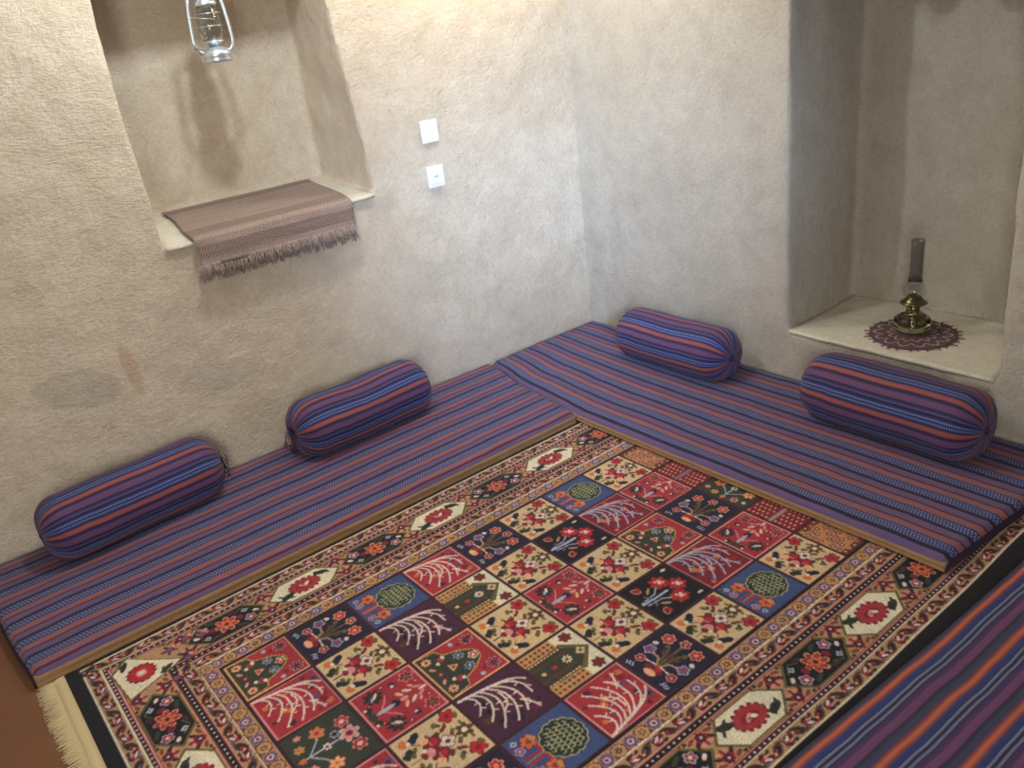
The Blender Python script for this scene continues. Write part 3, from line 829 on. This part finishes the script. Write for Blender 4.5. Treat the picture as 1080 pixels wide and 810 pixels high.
me.polygons.add(len(quads)); me.polygons.foreach_set('loop_start', np.arange(0, quads.size, 4, dtype=np.int32))
me.update(calc_edges=True)
at = me.attributes.new('yarn', 'FLOAT_COLOR', 'POINT')
at.data.foreach_set('color', np.concatenate([img.reshape(-1, 3), np.ones((nv, 1))], 1).astype(np.float32).ravel())
pile = link('pile', me, M_RUG, rug)
# backing under the pile, with the cream woven end at the near side
M_CREAM = simple('cream_cotton', (226, 208, 168), 0.95, noise_scale=200, c2=(196, 176, 136), bump=0.5)
M_BACK = simple('rug_backing', (60, 50, 50), 0.95, noise_scale=100, c2=(40, 34, 40))
b_ = Acc().add(boxvf(0, RX1 - RX0, 0.001, RY1 - RY0 - 0.004, 0.0, 0.006)); b_.build('backing', M_BACK, rug, False)
n_ = 60; vs, fs = [], []
L_ = RY1 - RY0
for i_ in range(n_ + 1):
    y = L_ * i_ / n_; w_ = 0.034 + 0.004 * noise.noise(Vector((y * 8, 1, 1)))
    for x_, z_ in ((0.0, 0.0), (0.0, 0.009), (w_ * .5, 0.0085), (w_, 0.005), (w_, 0.0)): vs.append((RX1 - RX0 + x_, y, z_))
for i_ in range(n_):
    for q in range(4): fs.append((i_ * 5 + q, i_ * 5 + q + 1, (i_ + 1) * 5 + q + 1, (i_ + 1) * 5 + q))
fs += [tuple(range(5)), tuple(n_ * 5 + q for q in range(5))[::-1]]
link('woven_end', mesh('woven_end', vs, fs), M_CREAM, rug)
fr = Acc(); y = 0.002
while y < L_:
    x0 = RX1 - RX0 + 0.030; ln = 0.040 + 0.018 * random.random(); sk = random.uniform(-0.009, 0.009)
    fr.add(tube([(x0, y, 0.004), (x0 + ln * .5, y + sk * .4, 0.0045), (x0 + ln, y + sk, 0.0022)], 0.0019, 5, [0.0022, 0.002, 0.0012])); y += random.uniform(0.0020, 0.0034)
tag(fr.build('fringe', M_CREAM, rug), kind='stuff')

# ------------------------------------------------------------------ floor mattresses
def lerp(a_, b_, t): return a_ + (b_ - a_) * t


def mattress(name, label, c_back, c_front, s0, s1, mat, along, zb=0.0, T=0.06, side=True, seed=0.0, nu=150, nvv=64, grp='striped floor mattresses'):
    """along: 'x' or 'y'. c_back/c_front(s) give the cross coordinate, s0/s1(t) the ends at cross fraction t."""
    root = empty(name, (0, 0, 0)); tag(root, label, 'mattress', grp)
    vs, uvs, fs = [], [], []
    H = T - zb
    prof = []            # (t across 0..1, dz from top, outward bulge)
    for q in (0.0, 0.25, 0.5, 0.75): prof.append((0.0, -H * (1 - q) , 0.004 * math.sin(q * PI)))
    for k_ in range(nvv + 1):
        t = k_ / nvv; e = min(t, 1 - t) * 0.76; dz = -0.016 * max(0, 1 - e / 0.022) ** 2
        prof.append((t, dz, 0.0))
    if side: prof += [(1.0, -0.020, 0.003), (1.0, -0.026, 0.004)]
    else: prof += [(1.0, -H * .45, 0.006), (1.0, -H * .75, 0.005), (1.0, -H, 0.0)]
    npf = len(prof)
    acc = 0; arc = [0.0]
    for a_, b_ in zip(prof[:-1], prof[1:]): acc += math.hypot((b_[0] - a_[0]) * 0.76, b_[1] - a_[1]); arc.append(acc)
    ends = [(-0.0, -H), (0.0, -H * .5), (0.0, -0.012), (0.012, 0.0)]
    for i_ in range(nu + 1):
        s_ = i_ / nu
        for k_, (t, dz, bl) in enumerate(prof):
            sa = lerp(s0(t), s1(t), s_)
            cb, cf = c_back(sa), c_front(sa)
            sgn = 1 if cf > cb else -1
            cc = lerp(cb, cf, t) + (bl * sgn if t == 1.0 else -bl * sgn if t == 0.0 else 0)
            z = T + dz
            if 0 < t < 1 or dz == 0:
                z += 0.004 * noise.noise(Vector((sa * 3.2, cc * 5, seed))) + 0.0016 * noise.noise(Vector((sa * 11, cc * 22, seed + 4)))
            ee = min(s_, 1 - s_) * abs(s1(t) - s0(t)); z -= 0.016 * max(0, 1 - ee / 0.02) ** 2 * (1 if z > zb + 0.02 else 0)
            vs.append((sa, cc, z) if along == 'x' else (cc, sa, z)); uvs.append((sa, arc[k_]))
    for i_ in range(nu):
        for k_ in range(npf - 1): fs.append((i_ * npf + k_, (i_ + 1) * npf + k_, (i_ + 1) * npf + k_ + 1, i_ * npf + k_ + 1))
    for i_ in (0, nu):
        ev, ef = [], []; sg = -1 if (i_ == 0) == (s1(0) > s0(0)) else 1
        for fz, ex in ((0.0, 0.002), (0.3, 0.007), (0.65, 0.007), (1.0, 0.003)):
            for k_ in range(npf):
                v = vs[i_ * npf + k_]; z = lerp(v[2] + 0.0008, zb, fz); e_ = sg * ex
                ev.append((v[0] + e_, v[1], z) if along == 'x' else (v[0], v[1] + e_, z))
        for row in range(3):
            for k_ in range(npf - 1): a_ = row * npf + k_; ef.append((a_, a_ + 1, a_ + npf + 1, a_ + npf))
        o = link('end_shade_panel', mesh('end_shade_panel', ev, ef), M_ENDP, root); o['label'] = 'plum end face, darkened as if in shade'  # dark sheet added over the striped end to stand for its shade
    # end faces drop to the floor
    for i_ in (0, nu):
        base = len(vs)
        for k_ in range(npf):
            v = vs[i_ * npf + k_]; vs.append((v[0], v[1], lerp(v[2], zb, .5) )); uvs.append((uvs[i_ * npf + k_][0] + 0.02, arc[k_]))
        for k_ in range(npf):
            v = vs[i_ * npf + k_]; vs.append((v[0], v[1], zb)); uvs.append((uvs[i_ * npf + k_][0] + 0.04, arc[k_]))
        for k_ in range(npf - 1):
            fs.append((i_ * npf + k_, i_ * npf + k_ + 1, base + k_ + 1, base + k_)); fs.append((base + k_, base + k_ + 1, base + npf + k_ + 1, base + npf + k_))
    me = mesh('cover', vs, fs, uvs)
    bm = bmesh.new(); bm.from_mesh(me); bmesh.ops.recalc_face_normals(bm, faces=bm.faces[:]); bm.to_mesh(me); bm.free()
    link('cover', me, mat, root)
    if side:
        # tan lining seen along the front, two soft folds with a seam between
        pv, pf = [], []; prf = [(-0.012, T - 0.020), (0.003, T - 0.021), (0.008, T - 0.027), (0.009, lerp(T, zb, .62)), (0.003, lerp(T, zb, .70)), (0.010, lerp(T, zb, .78)), (0.011, lerp(T, zb, .9)), (0.004, zb), (-0.03, zb)]
        n_ = 220; m_ = len(prf)
        for i_ in range(n_ + 1):
            s_ = i_ / n_; sa = lerp(s0(1.0), s1(1.0), s_); cb, cf = c_back(sa), c_front(sa); sgn = 1 if cf > cb else -1
            for q, (o_, z) in enumerate(prf):
                wv = 0.0035 * noise.noise(Vector((sa * 9, q * .6, seed + 9))) if 1 < q < 7 else 0
                zz = z + (0.002 * noise.noise(Vector((sa * 26, q * .5, seed))) if 2 < q < 6 else 0)
                c_ = cf + sgn * (o_ + wv); pv.append((sa, c_, zz) if along == 'x' else (c_, sa, zz))
        for i_ in range(n_):
            for q in range(m_ - 1): pf.append((i_ * m_ + q, (i_ + 1) * m_ + q, (i_ + 1) * m_ + q + 1, i_ * m_ + q + 1))
        pf += [tuple(range(m_)), tuple(n_ * m_ + q for q in range(m_))[::-1]]
        pm = mesh('side_lining', pv, pf); bm = bmesh.new(); bm.from_mesh(pm); bmesh.ops.recalc_face_normals(bm, faces=bm.faces[:]); bm.to_mesh(pm); bm.free()
        o = link('side_lining', pm, M_TAN, root); o['label'] = 'plain tan side lining'
    return root


def rfront(y):      # front edge of the right mattress in plan
    pts = [(-1.12, -0.055), (-1.02, -0.035), (-0.75, 0.020), (-0.31, 0.062), (0.2, 0.060), (1.3, 0.050)]
    for (a_, b_), (c_, d_) in zip(pts[:-1], pts[1:]):
        if y <= c_: t = max(0, (y - a_) / (c_ - a_)); return lerp(b_, d_, t * t * (3 - 2 * t) * .4 + t * .6)
    return pts[-1][1]


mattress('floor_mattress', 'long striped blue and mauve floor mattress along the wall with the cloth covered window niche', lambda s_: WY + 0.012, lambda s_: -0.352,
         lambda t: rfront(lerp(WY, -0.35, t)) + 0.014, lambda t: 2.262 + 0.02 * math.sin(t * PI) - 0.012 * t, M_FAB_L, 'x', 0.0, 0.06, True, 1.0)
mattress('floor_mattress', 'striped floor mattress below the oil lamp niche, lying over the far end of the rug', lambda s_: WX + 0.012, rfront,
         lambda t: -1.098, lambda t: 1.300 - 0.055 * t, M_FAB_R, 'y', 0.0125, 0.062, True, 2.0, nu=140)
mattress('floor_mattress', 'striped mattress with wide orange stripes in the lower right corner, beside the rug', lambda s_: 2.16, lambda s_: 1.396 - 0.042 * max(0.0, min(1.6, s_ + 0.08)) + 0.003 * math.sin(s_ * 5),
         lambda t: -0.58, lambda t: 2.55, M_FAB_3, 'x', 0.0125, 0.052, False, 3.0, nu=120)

# ------------------------------------------------------------------ bolsters
def bolster(label, loc, rz, length, r, off, seed, sag=0.0, tassels=(), bend=0.0, rot0=0.0):
    root = empty('bolster_cushion', loc, rz); tag(root, label, 'cushion', 'striped bolster cushions')
    prof = []
    er = 0.085
    for k_ in range(15):
        a_ = PI / 2 * k_ / 14; prof.append((-length / 2 + er * (1 - math.sin(a_)) * 1.0, r - er * (1 - math.cos(a_)) if 0 else r - er * (1 - math.cos(PI / 2 - a_))))
    # order from the tied middle of the end outwards
    cap = [(-length / 2 + 0.016, 0.006), (-length / 2 + 0.006, 0.014), (-length / 2 - 0.001, 0.026)]
    for k_ in range(12):
        a_ = PI / 2 * k_ / 11; cap.append((-length / 2 + er * (1 - math.sin(PI / 2 - a_ * 1.0)) if 0 else -length / 2 + er * (1 - math.cos(a_)), (r - er) + er * math.sin(a_)))
    xs = [(x, rr) for x, rr in cap]
    nb = 34; x0 = -length / 2 + er
    mid = [(lerp(x0, -x0, (k_ + 1) / (nb + 1)), r) for k_ in range(nb)]
    prof = xs + mid + [(-x, rr) for x, rr in reversed(xs)]
    n = 112; vs, uvs, fs = [], [], []
    acc = 0; arc = [0]
    for a_, b_ in zip(prof[:-1], prof[1:]): acc += math.hypot(b_[0] - a_[0], b_[1] - a_[1]); arc.append(acc)
    for i_, (x, rr) in enumerate(prof):
        gat = max(0.0, min(1.0, (abs(x) - (length / 2 - er)) / er)); taper = 1 - 0.03 * (abs(x) / (length / 2)) ** 2
        for k_ in range(n + 1):
            th = 2 * PI * k_ / n + rot0
            nz = noise.noise(Vector((x * 4.5, math.cos(th) * 0.9, math.sin(th) * 0.9 + seed)))
            nz2 = noise.noise(Vector((x * 1.3, math.cos(th) * 6, math.sin(th) * 6 + seed)))
            q = rr * taper * (1 + 0.050 * nz + 0.020 * nz2 * (0.3 + gat) + 0.035 * gat * math.cos(22 * th + 2 * nz) * (1 if rr > 0.02 else 0))
            y_, z_ = q * math.cos(th), q * math.sin(th)
            z_ -= sag * math.exp(-(x / 0.13) ** 2) * max(0, math.sin(th)) * 0.6
            y_ *= 1.04; 
            if z_ < -0.80 * r: z_ = -0.80 * r - (-0.80 * r - z_) * 0.12
            vs.append((x, y_ + bend * (x / length) ** 2, z_ + r * 0.82)); uvs.append((arc[i_], (th / (2 * PI)) * 0.77))
    for i_ in range(len(prof) - 1):
        for k_ in range(n): fs.append((i_ * (n + 1) + k_, i_ * (n + 1) + k_ + 1, (i_ + 1) * (n + 1) + k_ + 1, (i_ + 1) * (n + 1) + k_))
    lo = min(v[2] for v in vs); vs = [(x, y_, z_ - lo) for x, y_, z_ in vs]
    zc = r * 0.82 - lo
    link('cover', mesh('cover', vs, fs, uvs), bolster_mat('bolster_stripes', off), root)
    for sg in (-1, 1):
        t_ = Acc()
        t_.add(([(sg * (length / 2 - 0.012) + sg * 0.018 * math.sin(a_) , 0.017 * math.cos(b_) * math.cos(a_), zc + 0.017 * math.sin(b_) * math.cos(a_)) for a_ in np.linspace(0, PI / 2, 5) for b_ in np.linspace(0, 2 * PI, 13)[:-1]],
                [(i * 12 + j, i * 12 + (j + 1) % 12, (i + 1) * 12 + (j + 1) % 12, (i + 1) * 12 + j) for i in range(4) for j in range(12)]))
        if sg in tassels:
            r_ = random.Random(int(seed * 10) + sg)
            for _ in range(9):
                a0 = r_.uniform(-.03, .04); b0 = r_.uniform(-.05, .06); e_ = sg * (length / 2)
                t_.add(tube([(e_ - sg * .002, 0, zc + .01), (e_ + sg * .016, a0 * .5, zc + .02 + b0 * .4), (e_ + sg * r_.uniform(.016, .034), a0, zc - .02 + b0 * .6), (e_ + sg * r_.uniform(.012, .03), a0 * 1.6 + .01, zc - r_.uniform(.05, .09))], 0.0014, 5))
        t_.build('tie', M_THREAD, root)
    return root


bolster('striped bolster cushion nearest the left edge, lying against the wall below the grey plaster patches', (1.735, -0.975, 0.061), PI + 0.06, 0.665, 0.127, 0.15, 1.0, 0.0, (1,), rot0=0.0)
bolster('striped bolster cushion with loose threads at its left end, below the window niche', (0.765, -0.955, 0.061), PI + 0.035, 0.650, 0.130, 0.40, 2.3, 0.018, (-1,), rot0=0.0)
bolster('smallest looking striped bolster cushion, nearest the room corner', (-0.565, -0.335, 0.063), PI / 2, 0.640, 0.124, 0.65, 3.7, 0.012)
bolster('striped bolster cushion below the oil lamp niche', (-0.555, 0.725, 0.063), PI / 2 - 0.02, 0.690, 0.136, 0.05, 4.2, 0.0)

# ------------------------------------------------------------------ woven runner on the window sill
def runner_mat():
    k = N('mauve_brown_runner'); uv = k.n('TexCoord').outputs['UV']; sp = k.n('SeparateXYZ'); k.l(uv, sp.inputs[0]); u, v = sp.outputs[0], sp.outputs[1]
    mel = k.noise(k.mapping(uv, (130, 420, 1)), 1.0, 3)
    c = k.mix(k.ramp(mel, [(0.35, g(0)), (0.65, g(1))]), rgba((130, 112, 106)), rgba((186, 168, 156)))
    row = k.noise(k.mapping(uv, (3, 90, 1)), 1.0, 2); c = k.mix(k.ramp(row, [(0.4, g(0)), (0.7, g(0.4))]), c, rgba((110, 84, 90)))
    # herringbone bands
    zz = k.math('ABSOLUTE', k.math('SUBTRACT', k.math('FRACT', k.math('DIVIDE', v, 0.018)), 0.5))
    hb_ = k.math('GREATER_THAN', k.math('FRACT', k.math('ADD', k.math('DIVIDE', u, 0.011), k.math('MULTIPLY', zz, 1.6))), 0.5)
    bandm = None
    for c0, c1 in ((0.03, 0.075), (0.40, 0.49), (0.55, 0.60)):
        b_ = k.math('MULTIPLY', k.math('GREATER_THAN', v, c0), k.math('LESS_THAN', v, c1)); bandm = b_ if bandm is None else k.math('ADD', bandm, b_)
    c = k.mix(k.math('MULTIPLY', bandm, k.math('MULTIPLY', hb_, 0.8)), c, rgba((100, 78, 82)))
    k.l(c, k.b.inputs['Base Color']); k.b.inputs['Roughness'].default_value = 0.95
    k.bump(k.math('ADD', mel, k.math('MULTIPLY', k.math('SINE', k.math('MULTIPLY', v, 2 * PI / 0.006)), 0.3)), 0.6, 0.004); return k.m


M_RUNNER = runner_mat()
run = empty('sill_runner', (0.88, -1.12, 1.0)); tag(run, 'mauve brown woven cloth runner with a shaggy fringe draped over the window niche sill', 'cloth')
path = []
for k_ in range(31):
    t = k_ / 30; path.append((lerp(-1.610, -1.112, t), lerp(1.0432, 1.0165, t)))
for k_ in range(1, 9):
    a_ = PI / 2 * k_ / 8; path.append((-1.110 + 0.026 * math.sin(a_), 1.0165 - 0.022 * (1 - math.cos(a_))))
for k_ in range(1, 11): path.append((-1.084 + 0.001 * k_, 0.9945 - 0.0090 * k_))
na = 72; vs, uvs, fs = [], [], []; acc = 0; arc = [0]
for a_, b_ in zip(path[:-1], path[1:]): acc += math.hypot(b_[0] - a_[0], b_[1] - a_[1]); arc.append(acc)
for i_ in range(na + 1):
    s_ = i_ / na
    for k_, (y, z) in enumerate(path):
        tt = arc[k_] / acc
        xa, xb = lerp(0.492, 0.565, tt) + 0.004 * math.sin(tt * 9), lerp(1.180, 1.240, tt) - 0.010 * math.sin(tt * 7)
        x = lerp(xa, xb, s_); w_ = noise.noise(Vector((x * 6, y * 7, z * 4)))
        vs.append((x - 0.88, y + 1.12 + (0.003 * w_ + 0.004 * (w_ + 0.4) if k_ > 38 else 0), z - 1.0 + (0.0012 * w_ + 0.001 if k_ <= 30 else 0))); uvs.append((x, arc[k_]))
np_ = len(path)
for i_ in range(na):
    for k_ in range(np_ - 1): fs.append((i_ * np_ + k_, (i_ + 1) * np_ + k_, (i_ + 1) * np_ + k_ + 1, i_ * np_ + k_ + 1))
o = link('woven_cloth', mesh('woven_cloth', vs, fs, uvs), M_RUNNER, run)
sm = o.modifiers.new('thickness', 'SOLIDIFY'); sm.thickness = 0.0035; sm.offset = 0
M_FRD = simple('runner_fringe_yarn', (70, 54, 60), 0.95, noise_scale=130, c2=(196, 178, 168)); M_FRK = M_FRD
fr = Acc(); x = 0.572
while x < 1.246:
    ln = random.uniform(0.050, 0.074); sk = random.uniform(-0.018, 0.018); o_ = random.uniform(-0.002, 0.006)
    b0 = (x - 0.88, 1.12 - 1.071, 0.9145 - 1.0)
    fr.add(tube([b0, (b0[0] + sk * .4, b0[1] + o_, b0[2] - ln * .5), (b0[0] + sk, b0[1] + o_ * .8, b0[2] - ln)], 0.0018, 5, [0.0018, 0.0027, 0.0017])); x += random.uniform(0.0022, 0.0042)
tag(fr.build('fringe', M_FRD, run), kind='stuff')

# ------------------------------------------------------------------ wall plates
def plate(name, label, cat, x, z, kind):
    root = empty(name, (x, WY + 0.004, z)); tag(root, label, cat)
    def rb(w, h, d0, d1, nm, mat, par, cx=0, cz=0, bev=0.004):
        me = bpy.data.meshes.new(nm); bm = bmesh.new(); bmesh.ops.create_cube(bm, size=1)
        for v in bm.verts: v.co = Vector((cx + v.co.x * w, lerp(d0, d1, v.co.y + .5), cz + v.co.z * h))
        bmesh.ops.bevel(bm, geom=bm.edges[:], offset=bev, segments=3, affect='EDGES'); bm.to_mesh(me); bm.free()
        return link(nm, me, mat, par, smooth=False)
    rb(0.086, 0.094, 0.0, 0.009, 'plate', M_PLASTIC, root, bev=0.002)
    rb(0.056, 0.060, 0.008, 0.0115, 'rocker' if kind == 'switch' else 'insert', M_PLASTIC, root, bev=0.0012)
    if kind != 'switch':
        rb(0.018, 0.004, 0.0108, 0.0124, 'slot_mark', M_GREY, root, bev=0.0006)
    return root


plate('light_switch', 'white square light switch, upper of the two plates beside the window niche', 'switch', 0.108, 1.212, 'switch')
plate('wall_socket', 'white square wall socket, lower of the two plates beside the window niche', 'socket', 0.110, 1.016, 'socket')

# ------------------------------------------------------------------ hurricane lantern hanging in the window niche
lx, ly, lz = 0.914, -1.26, 1.607
lan = empty('hurricane_lantern', (lx, ly, lz), 0.05); tag(lan, 'silver metal hurricane lantern with a clear glass globe hanging in the window niche', 'lantern')
v_, f_ = lathe([(0.0, 0.004), (0.050, 0.0), (0.055, 0.003), (0.057, 0.010), (0.054, 0.018), (0.057, 0.022), (0.056, 0.034), (0.050, 0.044), (0.034, 0.052), (0.022, 0.056), (0.0, 0.057)], 40)
Acc().add((v_, f_)).build('fuel_tank', M_STEEL, lan)
for sg in (-1, 1):
    pts = [(sg * 0.046, 0, 0.034), (sg * 0.062, 0, 0.040), (sg * 0.074, 0, 0.056), (sg * 0.078, 0, 0.078), (sg * 0.076, 0, 0.12), (sg * 0.071, 0, 0.18), (sg * 0.064, 0, 0.235), (sg * 0.055, 0, 0.262), (sg * 0.038, 0, 0.272), (sg * 0.018, 0, 0.272)]
    Acc().add(tube(pts, 0.0072, 10)).build('side_tube', M_STEEL, lan)
Acc().add(lathe([(0.018, 0.054), (0.020, 0.066), (0.036, 0.070), (0.040, 0.074), (0.036, 0.078), (0.022, 0.082), (0.014, 0.096), (0.006, 0.098), (0.0, 0.098)], 32)).build('burner', M_STEEL, lan)
Acc().add(lathe([(0.030, 0.078), (0.038, 0.090), (0.0435, 0.115), (0.044, 0.135), (0.041, 0.160), (0.033, 0.188), (0.030, 0.200), (0.0285, 0.200), (0.0315, 0.187), (0.0395, 0.160), (0.0425, 0.135), (0.042, 0.115), (0.0365, 0.091), (0.0285, 0.079)], 40)).build('glass_globe', M_GLASS, lan)
gd = Acc()
for z_ in (0.128, 0.172):
    gd.add(tube([(0.0475 * math.cos(t), 0.0475 * math.sin(t), z_) for t in np.linspace(0, 2 * PI, 29)], 0.0013, 6))
gd.add(tube([(-0.070, -.03, 0.10), (0, 0.05, 0.150), (0.073, 0.0, 0.165)], 0.0012, 6))
gd.build('globe_guard', M_STEEL, lan)
Acc().add(lathe([(0.030, 0.196), (0.040, 0.199), (0.043, 0.204), (0.040, 0.212), (0.030, 0.222), (0.027, 0.245), (0.031, 0.252), (0.030, 0.268), (0.024, 0.284), (0.010, 0.292), (0.0, 0.293)], 36)).build('hood', M_STEEL, lan)
Acc().add(tube([(0.080 * math.cos(t) * (1 if t else 1), 0, 0.235 + 0.120 * math.sin(t)) for t in np.linspace(0, PI, 21)], 0.0016, 6)).build('bail_handle', M_STEEL, lan)
wv = Acc().add(tube([(lx, ly, lz + 0.355), (lx, ly + 0.004, lz + 0.365), (lx, ly, lz + 0.375), (lx, ly, 2.01)], 0.0018, 6)); hk = wv.build('hanging_wire', M_WIRE)
tag(hk, 'thin dark wire that holds up the hurricane lantern in the window niche', 'wire')

# ------------------------------------------------------------------ crocheted doily with the glass oil lamp
def doily_mat():
    k = N('doily_yarn'); co = k.n('TexCoord').outputs['Object']; sp = k.n('SeparateXYZ'); k.l(co, sp.inputs[0])
    r = k.math('SQRT', k.math('ADD', k.math('POWER', sp.outputs[0], 2), k.math('POWER', sp.outputs[1], 2)))
    th = k.math('ARCTAN2', sp.outputs[1], sp.outputs[0])
    pet = k.math('ABSOLUTE', k.math('SINE', k.math('MULTIPLY', th, 7)))
    w1 = k.math('ABSOLUTE', k.math('SUBTRACT', r, k.math('ADD', 0.112, k.math('MULTIPLY', pet, 0.034))))
    m1 = k.math('LESS_THAN', w1, 0.0045)
    w2 = k.math('ABSOLUTE', k.math('SUBTRACT', r, k.math('ADD', 0.068, k.math('MULTIPLY', pet, 0.026)))); m2 = k.math('LESS_THAN', w2, 0.004)
    nz = k.noise(co, 140, 2)
    c = k.mix(k.ramp(nz, [(0.4, g(0)), (0.6, g(1))]), rgba((72, 52, 66)), rgba((116, 88, 96)))
    c = k.mix(k.math('LESS_THAN', k.math('ABSOLUTE', k.math('SUBTRACT', r, 0.10)), 0.006), c, rgba((92, 66, 74)))
    c = k.mix(k.math('MULTIPLY', k.math('ADD', m1, m2), 0.8), c, rgba((188, 170, 164)))
    k.l(c, k.b.inputs['Base Color']); k.b.inputs['Roughness'].default_value = 0.95; k.bump(nz, 0.8, 0.004); return k.m


dz = 0.2708
doi = empty('round_doily', (-0.985, 0.562, dz)); tag(doi, 'round purple and cream crocheted doily with short tassels under the glass oil lamp', 'doily')
vs, fs = [], []; nr, nt = 16, 84
for i_ in range(nr + 1):
    for k_ in range(nt):
        t = 2 * PI * k_ / nt; r = 0.165 * i_ / nr * (1 + (0.02 * math.cos(14 * t) if i_ > nr - 3 else 0))
        vs.append((r * math.cos(t), r * math.sin(t), 0.0042 + (0.0012 * math.sin(14 * t) * (i_ / nr) ** 2) + 0.0004 * math.sin(i_ * 2.2)))
for i_ in range(nr):
    for k_ in range(nt): fs.append((i_ * nt + k_, i_ * nt + (k_ + 1) % nt, (i_ + 1) * nt + (k_ + 1) % nt, (i_ + 1) * nt + k_))
o = link('crochet', mesh('crochet', vs, fs), doily_mat(), doi); sm = o.modifiers.new('thickness', 'SOLIDIFY'); sm.thickness = 0.0035; sm.offset = -1
ts = Acc()
for k_ in range(30):
    t = 2 * PI * k_ / 30 + random.uniform(-.05, .05); r0, r1 = 0.160, 0.186 + random.uniform(-.008, .006)
    for j_ in (-1, 0, 1):
        t2 = t + j_ * 0.02; ts.add(tube([(r0 * math.cos(t), r0 * math.sin(t), 0.003), (r1 * math.cos(t2), r1 * math.sin(t2), 0.0022)], 0.0011, 5))
tag(ts.build('tassels', simple('doily_tassel', (120, 92, 98), 0.95), doi), kind='stuff')

oil = empty('oil_lamp', (-1.0, 0.548, dz + 0.0062)); tag(oil, 'green glass oil lamp with brass burner and tall sooty chimney, standing on the round doily', 'lamp')
Acc().add(lathe([(0.0, 0.0), (0.048, 0.0), (0.052, 0.004), (0.050, 0.010), (0.062, 0.018), (0.073, 0.034), (0.074, 0.046), (0.066, 0.062), (0.048, 0.076), (0.030, 0.086), (0.023, 0.096), (0.0, 0.098)], 48)).build('font', M_GREEN_GLASS, oil)
oilm = simple('lamp_oil', (150, 150, 90), 0.1)
Acc().add(lathe([(0.020, 0.094), (0.026, 0.097), (0.026, 0.106), (0.020, 0.110), (0.024, 0.116), (0.046, 0.122), (0.052, 0.127), (0.048, 0.131), (0.036, 0.136), (0.030, 0.150), (0.022, 0.158), (0.0, 0.160)], 40)).build('burner', M_BRASS, oil)
ky = Acc().add(tube([(0.02, 0.0, 0.112), (0.055, 0.018, 0.110)], 0.002, 6)); ky.add(lathe([(0.0, 0.106), (0.008, 0.107), (0.008, 0.113), (0.0, 0.114)], 12, 0.058, 0.019)); ky.build('wick_knob', M_BRASS, oil)
bulb = [(0.026, 0.134), (0.034, 0.146), (0.0415, 0.162), (0.043, 0.174), (0.040, 0.188), (0.032, 0.202), (0.027, 0.212), (0.0255, 0.225)]
Acc().add(lathe(bulb + [(0.0240, 0.225), (0.0255, 0.212), (0.0305, 0.202), (0.0385, 0.188), (0.0415, 0.174), (0.040, 0.162), (0.0325, 0.146), (0.0245, 0.134)], 40)).build('chimney_bulb', M_GLASS, oil)
Acc().add(lathe([(0.0255, 0.2255), (0.0248, 0.26), (0.0245, 0.34), (0.025, 0.385), (0.0235, 0.385), (0.0230, 0.34), (0.0233, 0.26), (0.0240, 0.2255)], 40)).build('chimney_tube', M_SMOKE_GLASS, oil)['label'] = 'tall smoke-darkened glass tube'
